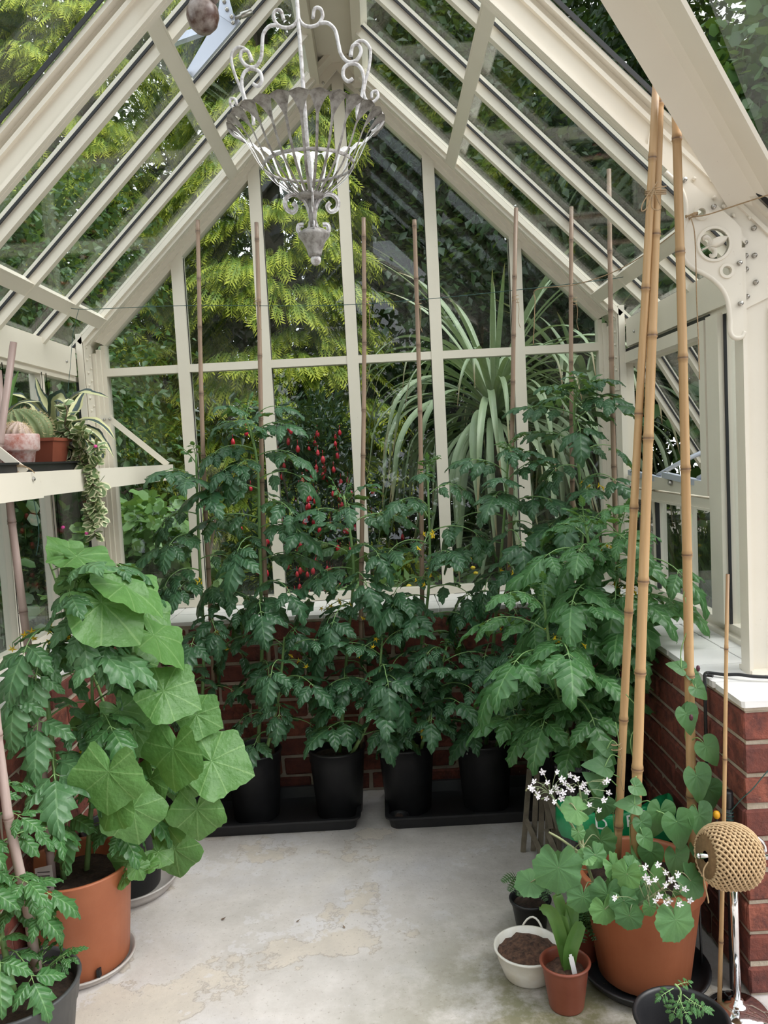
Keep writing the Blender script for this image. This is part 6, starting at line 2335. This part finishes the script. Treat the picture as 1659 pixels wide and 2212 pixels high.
m_ = MB()
m_.grid([bagring(0, .9, .04), bagring(.08, .98, .06), bagring(.17, 1.0, .06), bagring(.26, .98, .05, dz=.01), bagring(.295, .95, .04, dz=.02)])
part('film', m_, 'blackfilm', GB)
m_ = MB()
m_.grid([bagring(.225, 1.04, .05, dz=.025), bagring(.255, 1.075, .05, dz=.02), bagring(.287, 1.065, .04, dz=.02), bagring(.313, 1.02, .04, dz=.02), bagring(.317, .97, .04, dz=.02), bagring(.290, .93, .05, dz=.02), bagring(.26, .92, .05, dz=.02)])
rim = part('green_rim', m_, 'greenfilm', GB, True)
soil_disc(GB, cx, cy, .23, .090, 'soil', 71)
# printed letters on the rolled rim
for ch_, x0_ in (('D', -.086), ('F', -.004), ('O', .022), ('R', .058)):
    fc_ = bpy.data.curves.new('letter', 'FONT')
    fc_.body = ch_
    fc_.size = .046
    fc_.extrude = .0004
    fo = bpy.data.objects.new('letter', fc_)
    COL.objects.link(fo)
    me = bpy.data.meshes.new_from_object(fo.evaluated_get(bpy.context.evaluated_depsgraph_get()))
    bpy.data.objects.remove(fo)
    co = np.empty(len(me.vertices) * 3, np.float32)
    me.vertices.foreach_get('co', co)
    co = co.reshape(-1, 3)
    og = ORG[rim.name]
    out = np.empty_like(co)
    for i, (x, y, z) in enumerate(co):
        wx = cx + x0_ + x
        u_ = (wx - cx) / (rx * 1.06)
        a = -math.acos(max(-1, min(1, math.copysign(abs(u_) ** (1 / .75), u_))))
        base = ry * 1.06 * abs(math.sin(a)) ** .75
        j = 1 + .045 * mnoise.noise(V((math.cos(a) * 2.5, math.sin(a) * 2.5, .290 * 9 + 3)))
        dzz = .02 * mnoise.noise(V((math.cos(a) * 2, math.sin(a) * 2, 7)))
        f = y / .034
        out[i] = (cx + (wx - cx) * j - og.x, cy - base * j - .003 + .010 * max(0, f - .35) - z - og.y, .281 + .030 * f + dzz - og.z)
    me.vertices.foreach_set('co', out.ravel())
    me.materials.clear()
    me.materials.append(M['lettering'])
    me.update()
    link(me, 'letter', rim)

# ------------------------------------------------------------------ small things on the right
TQ = empty('black_torch', P(1577, 1765, 1.80), 'slim black stake light with green wire wrapped round it, by the brick wall', 'light')
t0, t1 = P(1577, 1800, 1.80), P(1573, 1745, 1.80)
m_ = MB()
m_.tube([V((t0.x, t0.y, .0)), t0, t1], [.008, .0095, .0095], 14)
part('tube', m_, 'blackplastic', TQ, True)
m_ = MB()
m_.tube([t1, t1 + V((0, 0, .004)), P(1571, 1712, 1.80), P(1571, 1708, 1.80)], [.0095, .0125, .0125, .0115], 14)
part('head', m_, 'blackplastic', TQ, True)
wv = []
for k in range(30):
    a = k * .75
    wv.append(V((t1.x + .0115 * math.cos(a), 1.80 + .0115 * math.sin(a), t1.z - .002 - .0010 * k)))
wv += spline([wv[-1], P(1600, 1728, 1.775), P(1625, 1705, 1.76), P(1659, 1665, 1.755), P(1690, 1640, 1.75)], 5)[1:]
part('wire_winding', one('tube', wv, .0013, 5), 'wire', TQ)
for (x, y) in ((1548, 1760), (1508, 1856)):
    tc_ = empty('plant_stake', P(x, y, 1.80 if y < 1800 else 1.86), 'thin black stake with an orange cap ' + ('just above the twine ball' if y < 1800 else 'between the terracotta pot and the twine ball'), 'stake')
    c = ORG[tc_.name]
    part('cap', one('sphere', c, .0085, 10, (1, 1, 1.2)), 'orange', tc_, True)
    part('stake', one('tube', [V((c.x + .004, c.y + .005, 0.0)), c], .003, 6), 'cable', tc_)
cab = spline([V((1.05, 1.86, .708)), P(1640, 1462, 1.90), P(1590, 1457, 1.93), P(1545, 1462, 1.96), P(1528, 1482, 1.97), P(1524, 1520, 1.955), P(1529, 1600, 1.95), P(1527, 1680, 1.95), P(1535, 1740, 1.95), P(1548, 1800, 1.94)], 6)
cab = [V((p.x, p.y, max(p.z, .704 + .0045))) if p.x > XWR - .02 else V((min(p.x, XWR - .018), p.y, p.z)) for p in cab]
part('power_cable', one('tube', cab, .0042, 8), 'cable', None, True, tuple(cab[0]), label='black cable lying over the right tiled sill and down the bricks', category='cable')
SC = empty('scissors', P(1645, 1493, 1.83), 'blue-handled scissors at the corner of the right sill', 'scissors')
c = V((.92, 1.815, .706))
rg_ = [c + V((.024 * math.cos(2 * PI * k / 20), .017 * math.sin(2 * PI * k / 20), .006)) for k in range(21)]
part('handle', one('tube', rg_, .0055, 8, cap=False), 'blue', SC, True)
rg2 = [c + V((.065 + .026 * math.cos(2 * PI * k / 20), .022 + .017 * math.sin(2 * PI * k / 20), .006)) for k in range(21)]
part('handle', one('tube', rg2, .0055, 8, cap=False), 'blue', SC, True)
part('blade', one('prism', [c + V((.022, .004, .004)), c + V((.10, -.012, .004)), c + V((.18, -.03, .004)), c + V((.10, -.026, .004))], (0, 0, .003)), 'steel', SC)

# ------------------------------------------------------------------ strings, wires and ties


def strand(name, pts, r, mat, label, cat):
    q = spline(pts, 6)
    return part(name, one('tube', q, r, 5), mat, None, True, tuple(q[0]), label=label, category=cat)


strand('training_wire', [P(140, 655, 2.9) , P(175, 668, 2.88), P(400, 660, 2.87), P(700, 660, 2.87), P(900, 648, 2.87), P(1120, 626, 2.87), P(1260, 610, 2.86), P(1338, 600, 2.85), P(1345, 596, 2.85)], .0012, 'wire', 'thin green twisted wire stretched across above the back canes', 'wire')
strand('green_string', [P(170, 668, 2.86), P(158, 720, 2.85), P(152, 790, 2.83), P(146, 850, 2.80)], .0009, 'wire', 'green thread hanging from the left purlin to the agave', 'string')
strand('green_string', [P(38, 1024, 1.945), P(66, 1060, 1.96), P(80, 1115, 1.97), P(84, 1160, 1.98), P(78, 1200, 1.99)], .0010, 'wire', 'green thread trailing from the shelf edge down to the cucumber', 'string')
strand('jute_line', [P(1700, 408, 1.80), P(1600, 440, 1.88), P(1530, 463, 1.932), P(1492, 470, 1.94), P(1480, 484, 1.98), P(1400, 545, 2.25), P(1320, 590, 2.55), P(1240, 615, 2.78), P(1160, 625, 2.87), P(1156, 650, 2.87), P(1154, 700, 2.87), P(1152, 745, 2.87)], .0016, 'string', 'jute line tied to the bracket and run across to the back canes', 'string')
strand('jute_line', [P(1492, 470, 1.935), P(1500, 500, 1.93), P(1503, 560, 1.925), P(1505, 650, 1.925), P(1509, 740, 1.925), P(1511, 820, 1.925)], .0014, 'string', 'loose end of jute hanging straight down from the bracket', 'string')
m_ = MB()
for j in range(4):
    m_.tube([K(1490, 468) + V((.014 * math.cos(a_ * .7 + j), -.012 + .010 * math.sin(a_ * .7 + j), .004 * math.sin(a_ + j))) for a_ in range(10)], .0016, 5)
part('jute_knot', m_, 'string', None, True, tuple(K(1490, 468)), label='knotted jute wound round the edge of the bracket', category='knot')
# bow that ties the tripod
m_ = MB()
cc = P(1418, 412, 1.80)
for j in range(3):
    pts = [cc + V((.002 + .022 * math.cos(a_ * .6), .012 + .022 * math.sin(a_ * .6), .004 * (j - 1) + .006 * math.sin(a_ * .6))) for a_ in range(12)]
    m_.tube(pts, .0014, 5)
for pl in ([(1412, 405), (1400, 420), (1388, 440), (1386, 455), (1395, 452), (1405, 430), (1412, 408)], [(1412, 408), (1420, 430), (1428, 448), (1420, 454), (1408, 448), (1408, 430), (1412, 408)], [(1412, 408), (1404, 430), (1396, 455)], [(1410, 406), (1440, 402)], [(1410, 408), (1420, 392)]):
    m_.tube(spline([P(x, y, 1.772) for x, y in pl], 4), .0013, 5)
part('twine_bow', m_, 'string', None, True, tuple(cc), label='jute bow binding the tops of the three tripod canes', category='bow')
m_ = MB()
cs = P(25, 1012, 1.955)
for pl in ([(10, 1018), (30, 1008), (60, 1010), (75, 1022)], [(8, 1022), (28, 1026), (40, 1018)], [(14, 1010), (24, 1024), (36, 1012)], [(20, 1008), (45, 1004), (68, 1016)]):
    m_.tube(spline([P(x, y, 1.925) for x, y in pl], 4), .0012, 5)
part('twine_tie', m_, 'string', None, True, tuple(cs), label='jute tie lashing the cane to the shelf edge', category='tie')
for k, (x, y, Y) in enumerate(((556, 655, 2.86), (793, 655, 2.86), (903, 660, 2.86), (1114, 650, 2.86), (1240, 655, 2.86), (1332, 1620, 1.855))):
    m_ = MB()
    c = P(x, y, Y)
    r_ = .012
    m_.tube([c + V((r_ * math.cos(a_), r_ * math.sin(a_), .002 * a_ - .006)) for a_ in [i * .7 for i in range(18)]], .0011, 4)
    m_.tube(spline([c + V((.004, -.012, 0)), c + V((.008, -.014, -.03)), c + V((.004, -.014, -.07)), c + V((.010, -.013, -.095))], 4), .0010, 4)
    part('cane_tie', m_, 'string', None, True, tuple(c), label=['jute tie on the back cane at the second mullion', 'jute tie on the cane right of the central mullion', 'jute tie on the cane left of the cordyline crown', 'jute tie on the cane at the fifth mullion', 'jute tie on the thin cane second from the right', 'pale string tied low on the left tripod leg'][k], category='tie')

# fallen leaf and crumbs on the floor
rr = random.Random(77)
for k, (x, y) in enumerate(((478, 1985), (745, 2004), (1310, 2120), (640, 1990))):
    d_ = CF * FPX + CR * (x - CW / 2) + CU * (CH / 2 - y)
    p = CAM + d_ * (-(CAM.z - .003) / d_.z)
    m_ = MB()
    leaflet(m_, frame_m(p, V((math.cos(k * 2.1), math.sin(k * 2.1), .1)), V((0, 0, 1))), (.016, .010, .030, .012)[k], .6, .1, rr, n=6, droop=-.6)
    part('fallen_leaf', m_, 'woodystalk', None, True, tuple(p), label=['dark crumb of leaf on the bare floor left of centre', 'small brown leaf fragment on the floor by the middle', 'dry curled leaf on the floor beside the black saucer', 'tiny brown leaf scrap near the middle of the floor'][k], category='leaf')
bw = MB()
bw.lathe([(.001, .0), (.05, .0), (.085, .055), (.089, .056), (.089, .06), (.083, .058), (.05, .008), (.001, .008)], (-.655, 1.475, 0), 36)
part('white_dish', bw, 'white', None, True, (-.655, 1.475, 0), label='rim of a white dish at the bottom edge beside the front left pot', category='dish')
